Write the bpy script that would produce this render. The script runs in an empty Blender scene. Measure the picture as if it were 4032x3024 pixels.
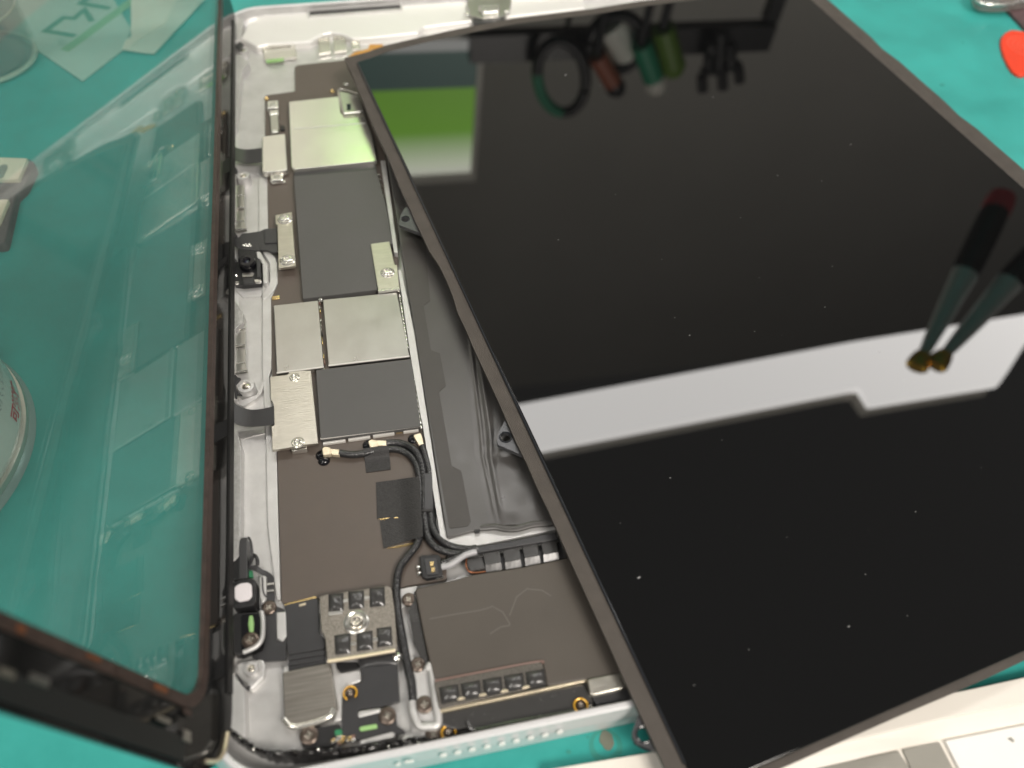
import bpy, bmesh, math, random
from mathutils import Vector, Matrix
random.seed(7)
S = 0.001                      # everything below is measured in millimetres
scene = bpy.context.scene
col = scene.collection

# ------------------------------------------------------------------ camera
RM = Matrix(((0.9789055394, -0.2016689822, 0.0327653254),
             (-0.1390614536, -0.7751377285, -0.6162981535),
             (0.1496858612, 0.5987412826, -0.7868309980)))
CAM = Vector((37.34391, -35.527339, 147.493925))
FPX = 3197.138
cd = bpy.data.cameras.new('camera')
cam = bpy.data.objects.new('camera', cd)
col.objects.link(cam)
m3 = Matrix((RM[0], -RM[1], -RM[2])).transposed()
cam.matrix_world = Matrix.Translation(CAM * S) @ m3.to_4x4()
cd.sensor_width = 36.0
cd.lens = FPX / 4032 * 36.0
cd.clip_start = 0.004
cd.clip_end = 20.0
cd.dof.use_dof = True
cd.dof.focus_distance = 0.180
cd.dof.aperture_fstop = 12.5
scene.camera = cam

# ------------------------------------------------------------------ world
w = bpy.data.worlds.new('World')
scene.world = w
w.use_nodes = True
bg = w.node_tree.nodes['Background']
bg.inputs[0].default_value = (1.0, 0.97, 0.93, 1)
bg.inputs[1].default_value = 0.15

scene.view_settings.view_transform = 'Standard'
scene.view_settings.look = 'None'
scene.view_settings.exposure = 0.0
scene.view_settings.gamma = 1.0

# room light in front of the bench (out of frame, behind the photographer)
def area(name, loc, target, sx, sy, power, color):
    l = bpy.data.lights.new(name, 'AREA')
    l.shape = 'RECTANGLE'; l.size = sx * S; l.size_y = sy * S
    l.energy = power; l.color = color
    o = bpy.data.objects.new(name, l)
    o.location = Vector(loc) * S
    o.rotation_euler = (Vector(target) - Vector(loc)).to_track_quat('-Z', 'Y').to_euler()
    col.objects.link(o)
    return o
area('ceiling_light', (420, -620, 900), (90, 100, 0), 420, 300, 12.5, (1.0, 0.93, 0.85))
area('ceiling_light', (-420, -260, 1000), (90, 100, 0), 300, 300, 3.5, (1.0, 0.95, 0.88))

# ------------------------------------------------------------------ photo rays
CROPS = {'w': (0, 0, 2212 / 4032), 'c1': (0, 0, 2.212), 'c2': (800, 0, 2.212), 'c3': (800, 650, 2.212),
         'c4': (800, 1300, 2.212), 'c5': (800, 2000, 2.212), 'c6': (800, 2274, 2.212), 'c7': (1600, 1650, 2.212),
         'c8': (1600, 2274, 2.212), 'cb': (0, 2274, 2.212), 'tr': (3032, 0, 2.212), 'u0': (1700, 0, 2.212),
         'e3': (860, 640, 4.88), 'e4': (860, 1250, 3.317), 'e5': (840, 780, 4.1475), 'e6': (840, 2080, 4.1475),
         'e7': (850, 0, 4.1475), 't1': (2400, 2700, 4.424), 'u1': (1620, 0, 6.506), 'g2': (0, 560, 3.77),
         'b0': (0, 0, 5.53), 'p0': (3700, 0, 5.183), 'br': (2832, 2124, 1.8433)}
def ray(c, x, y):
    ox, oy, k = CROPS[c]
    v = Vector(((ox + x / k - 2016) / FPX, (oy + y / k - 1512) / FPX, 1.0))
    return (RM.transposed() @ v).normalized()
def P(c, pts, z):
    """points of the photograph laid onto the level z (mm) -> list of (x, y)"""
    out = []
    for x, y in pts:
        d = ray(c, x, y)
        q = CAM + d * ((z - CAM.z) / d.z)
        out.append((q.x, q.y))
    return out
def P1(c, x, y, z):
    return P(c, [(x, y)], z)[0]
def onY(c, x, y, Y):
    d = ray(c, x, y)
    return CAM + d * ((Y - CAM.y) / d.y)

# ------------------------------------------------------------------ materials
def principled(name, base, rough=0.5, metal=0.0, spec=0.5, var=0.0, vscale=300.0, bump=0.0, bscale=1500.0,
               rvar=0.0, coat=0.0, ior=None, aniso=None, emit=None, estr=0.0, trans=0.0, detail=4.0):
    m = bpy.data.materials.new(name)
    m.use_nodes = True
    nt = m.node_tree; N = nt.nodes; L = nt.links
    b = N['Principled BSDF']
    b.inputs['Base Color'].default_value = (*base, 1)
    b.inputs['Roughness'].default_value = rough
    b.inputs['Metallic'].default_value = metal
    b.inputs['Specular IOR Level'].default_value = spec
    b.inputs['Coat Weight'].default_value = coat
    b.inputs['Coat Roughness'].default_value = 0.08
    b.inputs['Transmission Weight'].default_value = trans
    if ior: b.inputs['IOR'].default_value = ior
    if emit:
        b.inputs['Emission Color'].default_value = (*emit, 1)
        b.inputs['Emission Strength'].default_value = estr
    tc = N.new('ShaderNodeTexCoord')
    src = tc.outputs['Object']
    if aniso:
        mp = N.new('ShaderNodeMapping')
        mp.inputs['Scale'].default_value = aniso
        L.new(src, mp.inputs['Vector']); src = mp.outputs[0]
    if var or rvar:
        n = N.new('ShaderNodeTexNoise')
        n.inputs['Scale'].default_value = vscale
        n.inputs['Detail'].default_value = detail
        n.inputs['Roughness'].default_value = 0.62
        L.new(src, n.inputs['Vector'])
        if var:
            r = N.new('ShaderNodeMapRange')
            r.inputs[1].default_value = 0.3; r.inputs[2].default_value = 0.7
            r.inputs[3].default_value = 1 - var; r.inputs[4].default_value = 1 + var
            L.new(n.outputs[0], r.inputs[0])
            mx = N.new('ShaderNodeMix'); mx.data_type = 'RGBA'; mx.blend_type = 'MULTIPLY'
            mx.inputs[0].default_value = 1.0
            mx.inputs[6].default_value = (*base, 1)
            L.new(r.outputs[0], mx.inputs[7])
            L.new(mx.outputs[2], b.inputs['Base Color'])
        if rvar:
            r2 = N.new('ShaderNodeMapRange')
            r2.inputs[1].default_value = 0.3; r2.inputs[2].default_value = 0.7
            r2.inputs[3].default_value = max(0.01, rough - rvar); r2.inputs[4].default_value = rough + rvar
            L.new(n.outputs[0], r2.inputs[0]); L.new(r2.outputs[0], b.inputs['Roughness'])
    if bump:
        n2 = N.new('ShaderNodeTexNoise')
        n2.inputs['Scale'].default_value = bscale
        n2.inputs['Detail'].default_value = 3.0
        L.new(src, n2.inputs['Vector'])
        bp = N.new('ShaderNodeBump')
        bp.inputs['Strength'].default_value = bump
        bp.inputs['Distance'].default_value = 0.0002
        L.new(n2.outputs[0], bp.inputs['Height'])
        L.new(bp.outputs[0], b.inputs['Normal'])
    return m
M = {}
M['mat'] = principled('teal_silicone', (0.036, 0.35, 0.315), 0.42, var=0.13, vscale=55, bump=0.25, bscale=900, rvar=0.1, detail=7)
M['alu'] = principled('blasted_aluminium', (0.62, 0.615, 0.605), 0.40, metal=0.55, var=0.10, vscale=160, bump=0.2, bscale=5000, rvar=0.08)
M['rim'] = principled('satin_aluminium', (0.76, 0.76, 0.77), 0.44, metal=0.5, bump=0.05, bscale=6000)
M['alu_rough'] = principled('machined_aluminium', (0.58, 0.57, 0.56), 0.36, metal=0.75, var=0.1, vscale=900, bump=0.7, bscale=2600)
M['board'] = principled('brown_solder_mask', (0.098, 0.079, 0.066), 0.46, var=0.06, vscale=160, bump=0.06, bscale=2500, rvar=0.06, spec=0.6)
M['foil'] = principled('graphite_sheet', (0.080, 0.078, 0.076), 0.44, var=0.07, vscale=90, bump=0.14, bscale=500, rvar=0.06, spec=0.6)
M['nickel'] = principled('nickel_silver', (0.58, 0.57, 0.54), 0.30, metal=1.0, var=0.04, vscale=200, bump=0.03, bscale=1500, rvar=0.03)
M['nickel_bright'] = principled('bright_nickel', (0.80, 0.785, 0.72), 0.22, metal=0.85, var=0.06, vscale=90, bump=0.03, bscale=700, rvar=0.06)
M['bracket'] = principled('grained_nickel', (0.62, 0.59, 0.52), 0.31, metal=0.97, var=0.07, vscale=700, bump=0.35, bscale=1500, aniso=(0.35, 2.2, 1))
M['perf'] = principled('perforated_nickel', (0.30, 0.275, 0.24), 0.40, metal=0.7, var=0.25, vscale=2200, bump=0.8, bscale=2600)
M['brushed'] = principled('brushed_dark_steel', (0.30, 0.28, 0.25), 0.36, metal=0.8, var=0.22, vscale=700, bump=0.25, bscale=1600, aniso=(0.12, 2.6, 1))
M['screw'] = principled('steel_screw', (0.62, 0.58, 0.50), 0.24, metal=0.95, bump=0.2, bscale=3000)
M['screw_dark'] = principled('bronze_screw', (0.15, 0.12, 0.10), 0.28, metal=0.8, bump=0.3, bscale=3000)
M['bright'] = principled('polished_solder', (0.85, 0.84, 0.80), 0.16, metal=0.95, bump=0.3, bscale=2500)
M['gold'] = principled('gold_plating', (0.74, 0.56, 0.27), 0.24, metal=0.95)
M['cream_metal'] = principled('gilt_connector', (0.80, 0.70, 0.52), 0.30, metal=0.6, bump=0.2, bscale=3000)
M['black'] = principled('black_plastic', (0.016, 0.016, 0.017), 0.38, var=0.1, vscale=600, bump=0.2, bscale=2500)
M['flex'] = principled('black_flex_film', (0.034, 0.034, 0.036), 0.36, var=0.06, vscale=300, bump=0.06, bscale=1200, spec=0.6)
M['gloss_film'] = principled('glossy_black_film', (0.045, 0.044, 0.043), 0.24, bump=0.35, bscale=420, spec=0.7, rvar=0.05, vscale=500)
M['battery'] = principled('battery_pouch', (0.070, 0.067, 0.064), 0.34, var=0.05, vscale=120, bump=0.3, bscale=120, spec=0.7, rvar=0.06)
M['battery_wrap'] = principled('glossy_pouch_wrap', (0.062, 0.059, 0.057), 0.33, bump=0.1, bscale=150, spec=0.8, rvar=0.06, vscale=150)
M['battery_film'] = principled('battery_label', (0.058, 0.054, 0.050), 0.45, var=0.05, vscale=200, bump=0.05, bscale=3000)
M['taupe'] = principled('taupe_cover', (0.078, 0.067, 0.056), 0.46, var=0.05, vscale=90, bump=0.05, bscale=1600, spec=0.55, rvar=0.06)
M['cable'] = principled('black_cable_jacket', (0.020, 0.020, 0.021), 0.26, bump=0.8, bscale=1900, spec=0.8)
M['grey_wire'] = principled('grey_wire_jacket', (0.42, 0.42, 0.43), 0.4)
M['copper_glint'] = principled('copper_glint', (0.30, 0.12, 0.06), 0.3, metal=0.6)
M['scuff'] = principled('pale_scuff', (0.125, 0.112, 0.10), 0.55)
M['lug'] = principled('grey_lug_metal', (0.10, 0.102, 0.108), 0.34, metal=0.5, var=0.15, vscale=700, bump=0.25, bscale=1800)
M['pad_metal'] = principled('tinned_pad', (0.80, 0.78, 0.74), 0.35, metal=0.35, bump=0.2, bscale=2500)
M['perf_dark'] = principled('dark_perforated_plate', (0.135, 0.125, 0.11), 0.36, metal=0.6, var=0.25, vscale=2200, bump=0.8, bscale=2600)
M['cloth'] = principled('black_cloth_tape', (0.032, 0.031, 0.031), 0.58, var=0.3, vscale=2600, bump=0.7, bscale=3800)
M['adhesive'] = principled('torn_black_adhesive', (0.020, 0.019, 0.019), 0.22, var=0.5, vscale=1500, bump=1.0, bscale=1400, spec=0.8)
M['lcd'] = principled('black_panel_glass', (0.0035, 0.0036, 0.0038), 0.012, ior=1.58)
M['lcd_edge'] = principled('panel_glass_edge', (0.02, 0.022, 0.026), 0.12, ior=1.5)
M['gasket'] = principled('black_foam_gasket', (0.013, 0.013, 0.013), 0.45, bump=0.3, bscale=2500)
M['copper_gasket'] = principled('brown_ink_edge', (0.046, 0.029, 0.024), 0.40, var=0.35, vscale=500, bump=0.5, bscale=2500, spec=0.6)
M['ink'] = principled('black_bezel_ink', (0.010, 0.010, 0.010), 0.08, rvar=0.03, vscale=60, bump=0.05, bscale=60)
M['white_plastic'] = principled('white_plastic', (0.80, 0.76, 0.69), 0.40, var=0.03, vscale=60, bump=0.05, bscale=900)
M['grey_plastic'] = principled('warm_grey_plastic', (0.30, 0.29, 0.255), 0.5, var=0.05, vscale=90)
M['pad_white'] = principled('white_keypad', (0.86, 0.85, 0.82), 0.45, var=0.02, vscale=100)
M['card'] = principled('pale_green_card', (0.40, 0.56, 0.49), 0.5, var=0.03, vscale=70)
M['print_green'] = principled('dark_green_print', (0.055, 0.27, 0.19), 0.5)
M['print_bar'] = principled('light_green_print', (0.20, 0.45, 0.25), 0.5)
M['print_soft'] = principled('faded_green_print', (0.25, 0.45, 0.36), 0.5)
M['film'] = principled('cream_film', (0.72, 0.72, 0.60), 0.35, var=0.06, vscale=80, bump=0.1, bscale=200)
M['film2'] = principled('pale_cream_film', (0.60, 0.65, 0.55), 0.35, var=0.05, vscale=80)
M['cream'] = principled('cream_plastic', (0.80, 0.74, 0.58), 0.42, var=0.03, vscale=100)
M['dgrey'] = principled('dark_grey_rubber', (0.12, 0.12, 0.125), 0.6, var=0.06, vscale=200, bump=0.2, bscale=1500)
M['tin'] = principled('white_lacquered_tin', (0.80, 0.79, 0.73), 0.22, coat=0.5, var=0.02, vscale=60)
M['tin_rim'] = principled('tin_seam', (0.66, 0.63, 0.57), 0.28, metal=0.7, bump=0.1, bscale=900)
M['tin_foot'] = principled('tin_foot', (0.28, 0.42, 0.40), 0.25, metal=0.2)
M['red_print'] = principled('red_print', (0.56, 0.035, 0.06), 0.35)
M['grey_print'] = principled('grey_print', (0.16, 0.17, 0.20), 0.4)
M['red_plastic'] = principled('orange_red_plastic', (0.80, 0.055, 0.018), 0.34, var=0.05, vscale=200)
M['red_pale'] = principled('orange_red_relief', (0.82, 0.11, 0.06), 0.4)
M['plum'] = principled('plum_plate', (0.105, 0.062, 0.065), 0.5, var=0.2, vscale=200)
M['green_led'] = principled('pale_green_board', (0.30, 0.52, 0.20), 0.4)
M['green_board'] = principled('green_circuit_board', (0.03, 0.20, 0.09), 0.4)
M['white_part'] = principled('white_diffuser', (0.78, 0.74, 0.76), 0.4)
M['glass_edge_black'] = principled('lens_black', (0.008, 0.008, 0.010), 0.12)
M['lens'] = principled('lens_glass', (0.006, 0.008, 0.03), 0.03, coat=1.0)
M['amber'] = principled('amber_ring', (0.75, 0.40, 0.03), 0.28, metal=0.3, coat=0.5)
M['dust'] = principled('dust_flakes', (0.34, 0.34, 0.34), 0.6)
M['stain'] = principled('brown_residue', (0.16, 0.17, 0.13), 0.5)
M['stain_ring'] = principled('dark_teal_residue', (0.035, 0.27, 0.225), 0.5)
M['orange_flex'] = principled('orange_flex_film', (0.55, 0.27, 0.05), 0.35)
M['tool_black'] = principled('tool_black_grip', (0.006, 0.006, 0.007), 0.35)
M['tool_green'] = principled('tool_green_grip', (0.02, 0.28, 0.15), 0.4)
M['tool_orange'] = principled('tool_orange_grip', (0.36, 0.10, 0.05), 0.4)
M['tool_cream'] = principled('tool_cream_blade', (0.90, 0.88, 0.80), 0.4)
M['tool_lime'] = principled('tool_lime_grip', (0.12, 0.22, 0.02), 0.4)
M['brush_red'] = principled('red_brush_end', (0.80, 0.03, 0.05), 0.25, coat=0.6)
M['ferrule'] = principled('grey_ferrule', (0.92, 0.91, 0.90), 0.5, metal=0.35)
M['wall'] = principled('pale_wall_paint', (0.62, 0.60, 0.56), 0.7, var=0.05, vscale=4)
M['alu_lit'] = principled('lamp_lit_aluminium', (0.86, 0.85, 0.82), 0.34, metal=0.3, bump=0.08, bscale=4000)  # paler aluminium: lamp overexposure on the far ledge put into the colour
M['table'] = principled('table_laminate', (0.30, 0.29, 0.27), 0.5, var=0.06, vscale=8)
M['coffee'] = principled('brown_handle_wood', (0.20, 0.12, 0.10), 0.4)

def tape_material():
    m = principled('woven_black_tape', (0.074, 0.063, 0.054), 0.62)
    nt = m.node_tree; N = nt.nodes; L = nt.links; b = N['Principled BSDF']
    tc = N.new('ShaderNodeTexCoord')
    hs = []
    for ang in (0.0, math.pi / 2):
        mp = N.new('ShaderNodeMapping'); mp.inputs['Rotation'].default_value = (0, 0, ang)
        L.new(tc.outputs['Object'], mp.inputs[0])
        wv = N.new('ShaderNodeTexWave'); wv.inputs['Scale'].default_value = 900
        wv.inputs['Distortion'].default_value = 0.6
        L.new(mp.outputs[0], wv.inputs[0]); hs.append(wv.outputs[1])
    mm = N.new('ShaderNodeMath'); mm.operation = 'MULTIPLY'
    L.new(hs[0], mm.inputs[0]); L.new(hs[1], mm.inputs[1])
    n = N.new('ShaderNodeTexNoise'); n.inputs['Scale'].default_value = 260
    L.new(tc.outputs['Object'], n.inputs[0])
    ad = N.new('ShaderNodeMath'); ad.operation = 'ADD'
    L.new(mm.outputs[0], ad.inputs[0]); L.new(n.outputs[0], ad.inputs[1])
    r = N.new('ShaderNodeMapRange'); r.inputs[1].default_value = 0.3; r.inputs[2].default_value = 1.4
    r.inputs[3].default_value = 0.72; r.inputs[4].default_value = 1.3
    L.new(ad.outputs[0], r.inputs[0])
    mx = N.new('ShaderNodeMix'); mx.data_type = 'RGBA'; mx.blend_type = 'MULTIPLY'
    mx.inputs[0].default_value = 1; mx.inputs[6].default_value = (0.074, 0.063, 0.054, 1)
    L.new(r.outputs[0], mx.inputs[7]); L.new(mx.outputs[2], b.inputs['Base Color'])
    bp = N.new('ShaderNodeBump'); bp.inputs['Strength'].default_value = 0.5; bp.inputs['Distance'].default_value = 0.0002
    L.new(mm.outputs[0], bp.inputs['Height']); L.new(bp.outputs[0], b.inputs['Normal'])
    return m
M['tape'] = tape_material()

def pane_material(name, tint, ior, rough=0.0, haze=0.0, haze_col=(0.5, 0.5, 0.5)):
    """a clear sheet: what is behind shows through, the rest mirrors by Fresnel"""
    m = bpy.data.materials.new(name); m.use_nodes = True
    nt = m.node_tree; N = nt.nodes; L = nt.links
    N.remove(N['Principled BSDF']); out = N['Material Output']
    t = N.new('ShaderNodeBsdfTransparent'); t.inputs[0].default_value = (*tint, 1)
    g = N.new('ShaderNodeBsdfGlossy'); g.inputs['Roughness'].default_value = rough
    g.inputs['Color'].default_value = (1, 1, 1, 1)
    f = N.new('ShaderNodeFresnel')
    ge = N.new('ShaderNodeNewGeometry'); ri = N.new('ShaderNodeMapRange')     # the node inverts the index on back faces: undo it
    ri.inputs[3].default_value = ior; ri.inputs[4].default_value = 1 / ior
    L.new(ge.outputs['Backfacing'], ri.inputs[0]); L.new(ri.outputs[0], f.inputs[0])
    mx = N.new('ShaderNodeMixShader')
    L.new(f.outputs[0], mx.inputs[0]); L.new(g.outputs[0], mx.inputs[2])
    if haze:
        d = N.new('ShaderNodeBsdfDiffuse'); d.inputs[0].default_value = (*haze_col, 1)
        m2 = N.new('ShaderNodeMixShader'); m2.inputs[0].default_value = haze
        L.new(t.outputs[0], m2.inputs[1]); L.new(d.outputs[0], m2.inputs[2]); L.new(m2.outputs[0], mx.inputs[1])
    else:
        L.new(t.outputs[0], mx.inputs[1])
    L.new(mx.outputs[0], out.inputs[0])
    return m
M['pane'] = pane_material('touch_glass', (0.835, 0.86, 0.852), 1.5, 0.0, 0.034, (0.62, 0.62, 0.58))
M['bottle'] = pane_material('cloudy_bottle', (0.93, 0.95, 0.93), 1.55, 0.05, 0.10, (0.80, 0.82, 0.77))
M['liquid'] = pane_material('clear_liquid', (0.86, 0.90, 0.91), 1.33, 0.02, 0.10, (0.40, 0.46, 0.47))
M['clear'] = pane_material('clear_plastic', (0.80, 0.78, 0.76), 1.5, 0.05, 0.25, (0.45, 0.42, 0.40))

M['bristle'] = principled('gold_bristle', (1.0, 0.62, 0.06), 0.42, metal=0.85, bump=0.4, bscale=900)
def emission(name, color, strength):
    m = bpy.data.materials.new(name); m.use_nodes = True
    b = m.node_tree.nodes['Principled BSDF']
    b.inputs['Base Color'].default_value = (0.5, 0.5, 0.5, 1)
    b.inputs['Emission Color'].default_value = (*color, 1)
    b.inputs['Emission Strength'].default_value = strength
    return m
M['lamp'] = emission('lamp_diffuser', (1.0, 0.965, 0.93), 9.0)

# ------------------------------------------------------------------ object helpers
OFF = {}
def tag(o, label, cat, group=None, kind=None):
    if label: o['label'] = label
    if cat: o['category'] = cat
    if group: o['group'] = group
    if kind: o['kind'] = kind
    return o
def thing(name, label, cat, loc=(0, 0, 0), group=None, rot=None):
    o = bpy.data.objects.new(name, None)
    o.empty_display_size = 0.01
    col.objects.link(o)
    if rot is not None:                    # parts are given in the thing's own frame
        o.matrix_world = Matrix.Translation(Vector(loc) * S) @ rot.to_4x4()
        OFF[o.name] = Vector((0, 0, 0))
    else:
        o.location = Vector(loc) * S
        OFF[o.name] = Vector(loc)
    return tag(o, label, cat, group)
def mesh(name, verts, faces, mat, parent=None, smooth=True, angle=38, label=None, flat_ngons=True):
    vs = [Vector(v) for v in verts]
    c = Vector((0, 0, 0))
    lo = Vector((min(v[i] for v in vs) for i in range(3))); hi = Vector((max(v[i] for v in vs) for i in range(3)))
    c = (lo + hi) / 2; c.z = lo.z
    me = bpy.data.meshes.new(name)
    me.from_pydata([tuple((v - c) * S) for v in vs], [], faces)
    bm = bmesh.new(); bm.from_mesh(me)
    bmesh.ops.recalc_face_normals(bm, faces=bm.faces)
    bm.to_mesh(me); bm.free()
    if smooth:
        me.polygons.foreach_set('use_smooth', [True] * len(me.polygons))
        me.set_sharp_from_angle(angle=math.radians(angle))
        if flat_ngons:
            for p in me.polygons:
                if len(p.vertices) > 4 or p.area > 4e-5: p.use_smooth = False
    me.materials.append(M[mat])
    o = bpy.data.objects.new(name, me)
    col.objects.link(o)
    if parent is not None:
        o.parent = parent
        o.location = (c - OFF[parent.name]) * S
    else:
        o.location = c * S
    OFF[o.name] = c
    if label: o['label'] = label
    return o
def area2(p):
    return sum(p[i][0] * p[(i + 1) % len(p)][1] - p[(i + 1) % len(p)][0] * p[i][1] for i in range(len(p))) / 2
def ccw(p):
    return list(p) if area2(p) > 0 else list(reversed(p))
def fillet(p, r, seg=4):
    if r <= 0: return list(p)
    out = []; n = len(p)
    for i in range(n):
        a, b, c = Vector(p[i - 1]), Vector(p[i]), Vector(p[(i + 1) % n])
        u, v = a - b, c - b
        lu, lv = u.length, v.length
        if lu < 1e-6 or lv < 1e-6: continue
        u /= lu; v /= lv
        ang = math.acos(max(-1, min(1, u.dot(v))))
        if ang > math.radians(172): out.append(tuple(b)); continue
        t = min(r / max(math.tan(ang / 2), 0.05), lu * 0.45, lv * 0.45)
        p0, p1 = b + u * t, b + v * t
        for k in range(seg + 1):
            s = k / seg
            out.append(tuple(p0 * (1 - s) ** 2 + b * 2 * s * (1 - s) + p1 * s * s))
    return out
def inset(p, d):
    out = []; n = len(p)
    for i in range(n):
        a, b, c = Vector(p[i - 1]), Vector(p[i]), Vector(p[(i + 1) % n])
        e1, e2 = (b - a), (c - b)
        if e1.length < 1e-7 or e2.length < 1e-7: out.append(tuple(b)); continue
        n1 = Vector((-e1.y, e1.x)).normalized(); n2 = Vector((-e2.y, e2.x)).normalized()
        h = n1 + n2
        k = h.length_squared
        h = h * (2 / k) if k > 0.25 else h * 2
        if h.length > 2.5: h = h.normalized() * 2.5
        out.append((b.x + h.x * d, b.y + h.y * d))
    return out
def tangled(p):
    n = len(p)
    for i in range(n):
        ax, ay = p[i]; bx, by = p[(i + 1) % n]
        x0, x1 = min(ax, bx), max(ax, bx); y0, y1 = min(ay, by), max(ay, by)
        for j in range(i + 2, n):
            if i == 0 and j == n - 1: continue
            cx, cy = p[j]; dx, dy = p[(j + 1) % n]
            if max(cx, dx) < x0 or min(cx, dx) > x1 or max(cy, dy) < y0 or min(cy, dy) > y1: continue
            d1 = (bx - ax) * (cy - ay) - (by - ay) * (cx - ax); d2 = (bx - ax) * (dy - ay) - (by - ay) * (dx - ax)
            d3 = (dx - cx) * (ay - cy) - (dy - cy) * (ax - cx); d4 = (dx - cx) * (by - cy) - (dy - cy) * (bx - cx)
            if d1 * d2 < 0 and d3 * d4 < 0: return True
    return False
def prism(name, pts, z, h, mat, parent=None, r=0.35, bev=0.12, zf=None, seg=4, label=None, segb=2):
    """a plate with rounded corners and softened top edges; top at z, h thick; zf(x,y) adds relief"""
    p = fillet(ccw(pts), r, seg)
    if tangled(p): p = fillet(ccw(pts), r * 0.3, 2)
    n = len(p)
    rings = [(p, z - h)]
    if bev > 0:
        per = sum(math.dist(p[i], p[i - 1]) for i in range(n))
        bev = min(bev, h * 0.9, 0.6 * abs(area2(p)) / per)
        for _ in range(6):
            if not tangled(inset(p, bev)): break
            bev *= 0.5
        for k in range(segb + 1):
            a = math.pi / 2 * k / segb
            rings.append((inset(p, bev * (1 - math.cos(a))), z - bev + bev * math.sin(a)))
    else:
        rings.append((p, z))
    V = []; F = []
    for q, zz in rings:
        for x, y in q:
            V.append((x, y, zz + (zf(x, y) if zf else 0)))
    for k in range(len(rings) - 1):
        for i in range(n):
            j = (i + 1) % n
            F.append((k * n + i, k * n + j, (k + 1) * n + j, (k + 1) * n + i))
    top = (len(rings) - 1) * n
    F.append(tuple(top + i for i in range(n)))
    F.append(tuple(reversed(range(n))))
    return mesh(name, V, F, mat, parent, label=label)
def holed(name, outer, holes, z, h, mat, parent=None, label=None):
    """flat plate with holes"""
    bm = bmesh.new(); edges = []
    for loop in [ccw(outer)] + [list(reversed(ccw(q))) for q in holes]:
        vs = [bm.verts.new((x, y, z)) for x, y in loop]
        for i in range(len(vs)):
            edges.append(bm.edges.new((vs[i], vs[(i + 1) % len(vs)])))
    g = bmesh.ops.triangle_fill(bm, use_beauty=True, edges=edges)
    faces = [f for f in g['geom'] if isinstance(f, bmesh.types.BMFace)]
    for f in faces:
        if f.normal.z < 0: f.normal_flip()
    ex = bmesh.ops.extrude_face_region(bm, geom=faces)
    for v in [v for v in ex['geom'] if isinstance(v, bmesh.types.BMVert)]: v.co.z -= h
    bm.verts.index_update()
    V = [tuple(v.co) for v in bm.verts]; F = [tuple(v.index for v in f.verts) for f in bm.faces]
    bm.free()
    return mesh(name, V, F, mat, parent, label=label)
def circle(x, y, r, n=24, ry=None, a0=0):
    return [(x + r * math.cos(2 * math.pi * k / n + a0), y + (ry or r) * math.sin(2 * math.pi * k / n + a0)) for k in range(n)]
def lathe(name, c, prof, mat, parent=None, n=28, label=None, axis=None):
    """prof: list of (radius, height) about an upright axis through c"""
    V = []; F = []; c = Vector(c)
    q = Vector((0, 0, 1)).rotation_difference(Vector(axis)).to_matrix() if axis else None
    for r, h in prof:
        for k in range(n):
            v = Vector((r * math.cos(2 * math.pi * k / n), r * math.sin(2 * math.pi * k / n), h))
            V.append(tuple(c + (q @ v if q else v)))
    for j in range(len(prof) - 1):
        for k in range(n):
            l = (k + 1) % n
            F.append((j * n + k, j * n + l, (j + 1) * n + l, (j + 1) * n + k))
    F.append(tuple(range(n))); F.append(tuple((len(prof) - 1) * n + k for k in range(n)))
    return mesh(name, V, F, mat, parent, label=label)
def spline(pts, sub=6):
    p = [Vector(q) for q in pts]; out = []
    for i in range(len(p) - 1):
        p0 = p[max(i - 1, 0)]; p1 = p[i]; p2 = p[i + 1]; p3 = p[min(i + 2, len(p) - 1)]
        for k in range(sub):
            t = k / sub
            out.append(0.5 * ((2 * p1) + (p2 - p0) * t + (2 * p0 - 5 * p1 + 4 * p2 - p3) * t * t + (3 * p1 - p0 - 3 * p2 + p3) * t ** 3))
    out.append(p[-1])
    return out
def tube(name, pts, r, mat, parent=None, n=10, sub=6, label=None, flat=1.0, taper=None):
    path = spline(pts, sub)
    V = []; F = []; m = len(path); up = Vector((0, 0, 1))
    for i, c in enumerate(path):
        t = (path[min(i + 1, m - 1)] - path[max(i - 1, 0)]).normalized()
        a = t.cross(up)
        a = a.normalized() if a.length > 1e-4 else Vector((1, 0, 0))
        b = a.cross(t).normalized()
        rr = r * (taper(i / (m - 1)) if taper else 1)
        for k in range(n):
            th = 2 * math.pi * k / n
            V.append(tuple(c + a * (rr * math.cos(th)) + b * (rr * flat * math.sin(th))))
    for i in range(m - 1):
        for k in range(n):
            l = (k + 1) % n
            F.append((i * n + k, i * n + l, (i + 1) * n + l, (i + 1) * n + k))
    F.append(tuple(range(n))); F.append(tuple((m - 1) * n + k for k in range(n)))
    return mesh(name, V, F, mat, parent, label=label)
def ribbon(name, A, B, th, mat, parent=None, sub=5, label=None):
    """a bent strip between two edge curves A and B (lists of 3D points)"""
    a = spline(A, sub); b = spline(B, sub); m = len(a); V = []; F = []
    for i in range(m):
        t = a[min(i + 1, m - 1)] - a[max(i - 1, 0)]
        nrm = t.cross(b[i] - a[i])
        nrm = nrm.normalized() * th if nrm.length > 1e-6 else Vector((0, 0, th))
        V += [tuple(a[i]), tuple(b[i]), tuple(b[i] + nrm), tuple(a[i] + nrm)]
    for i in range(m - 1):
        for k in range(4):
            l = (k + 1) % 4
            F.append((i * 4 + k, i * 4 + l, (i + 1) * 4 + l, (i + 1) * 4 + k))
    F.append((0, 1, 2, 3)); F.append(tuple((m - 1) * 4 + k for k in range(4)))
    return mesh(name, V, F, mat, parent, label=label)
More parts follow.
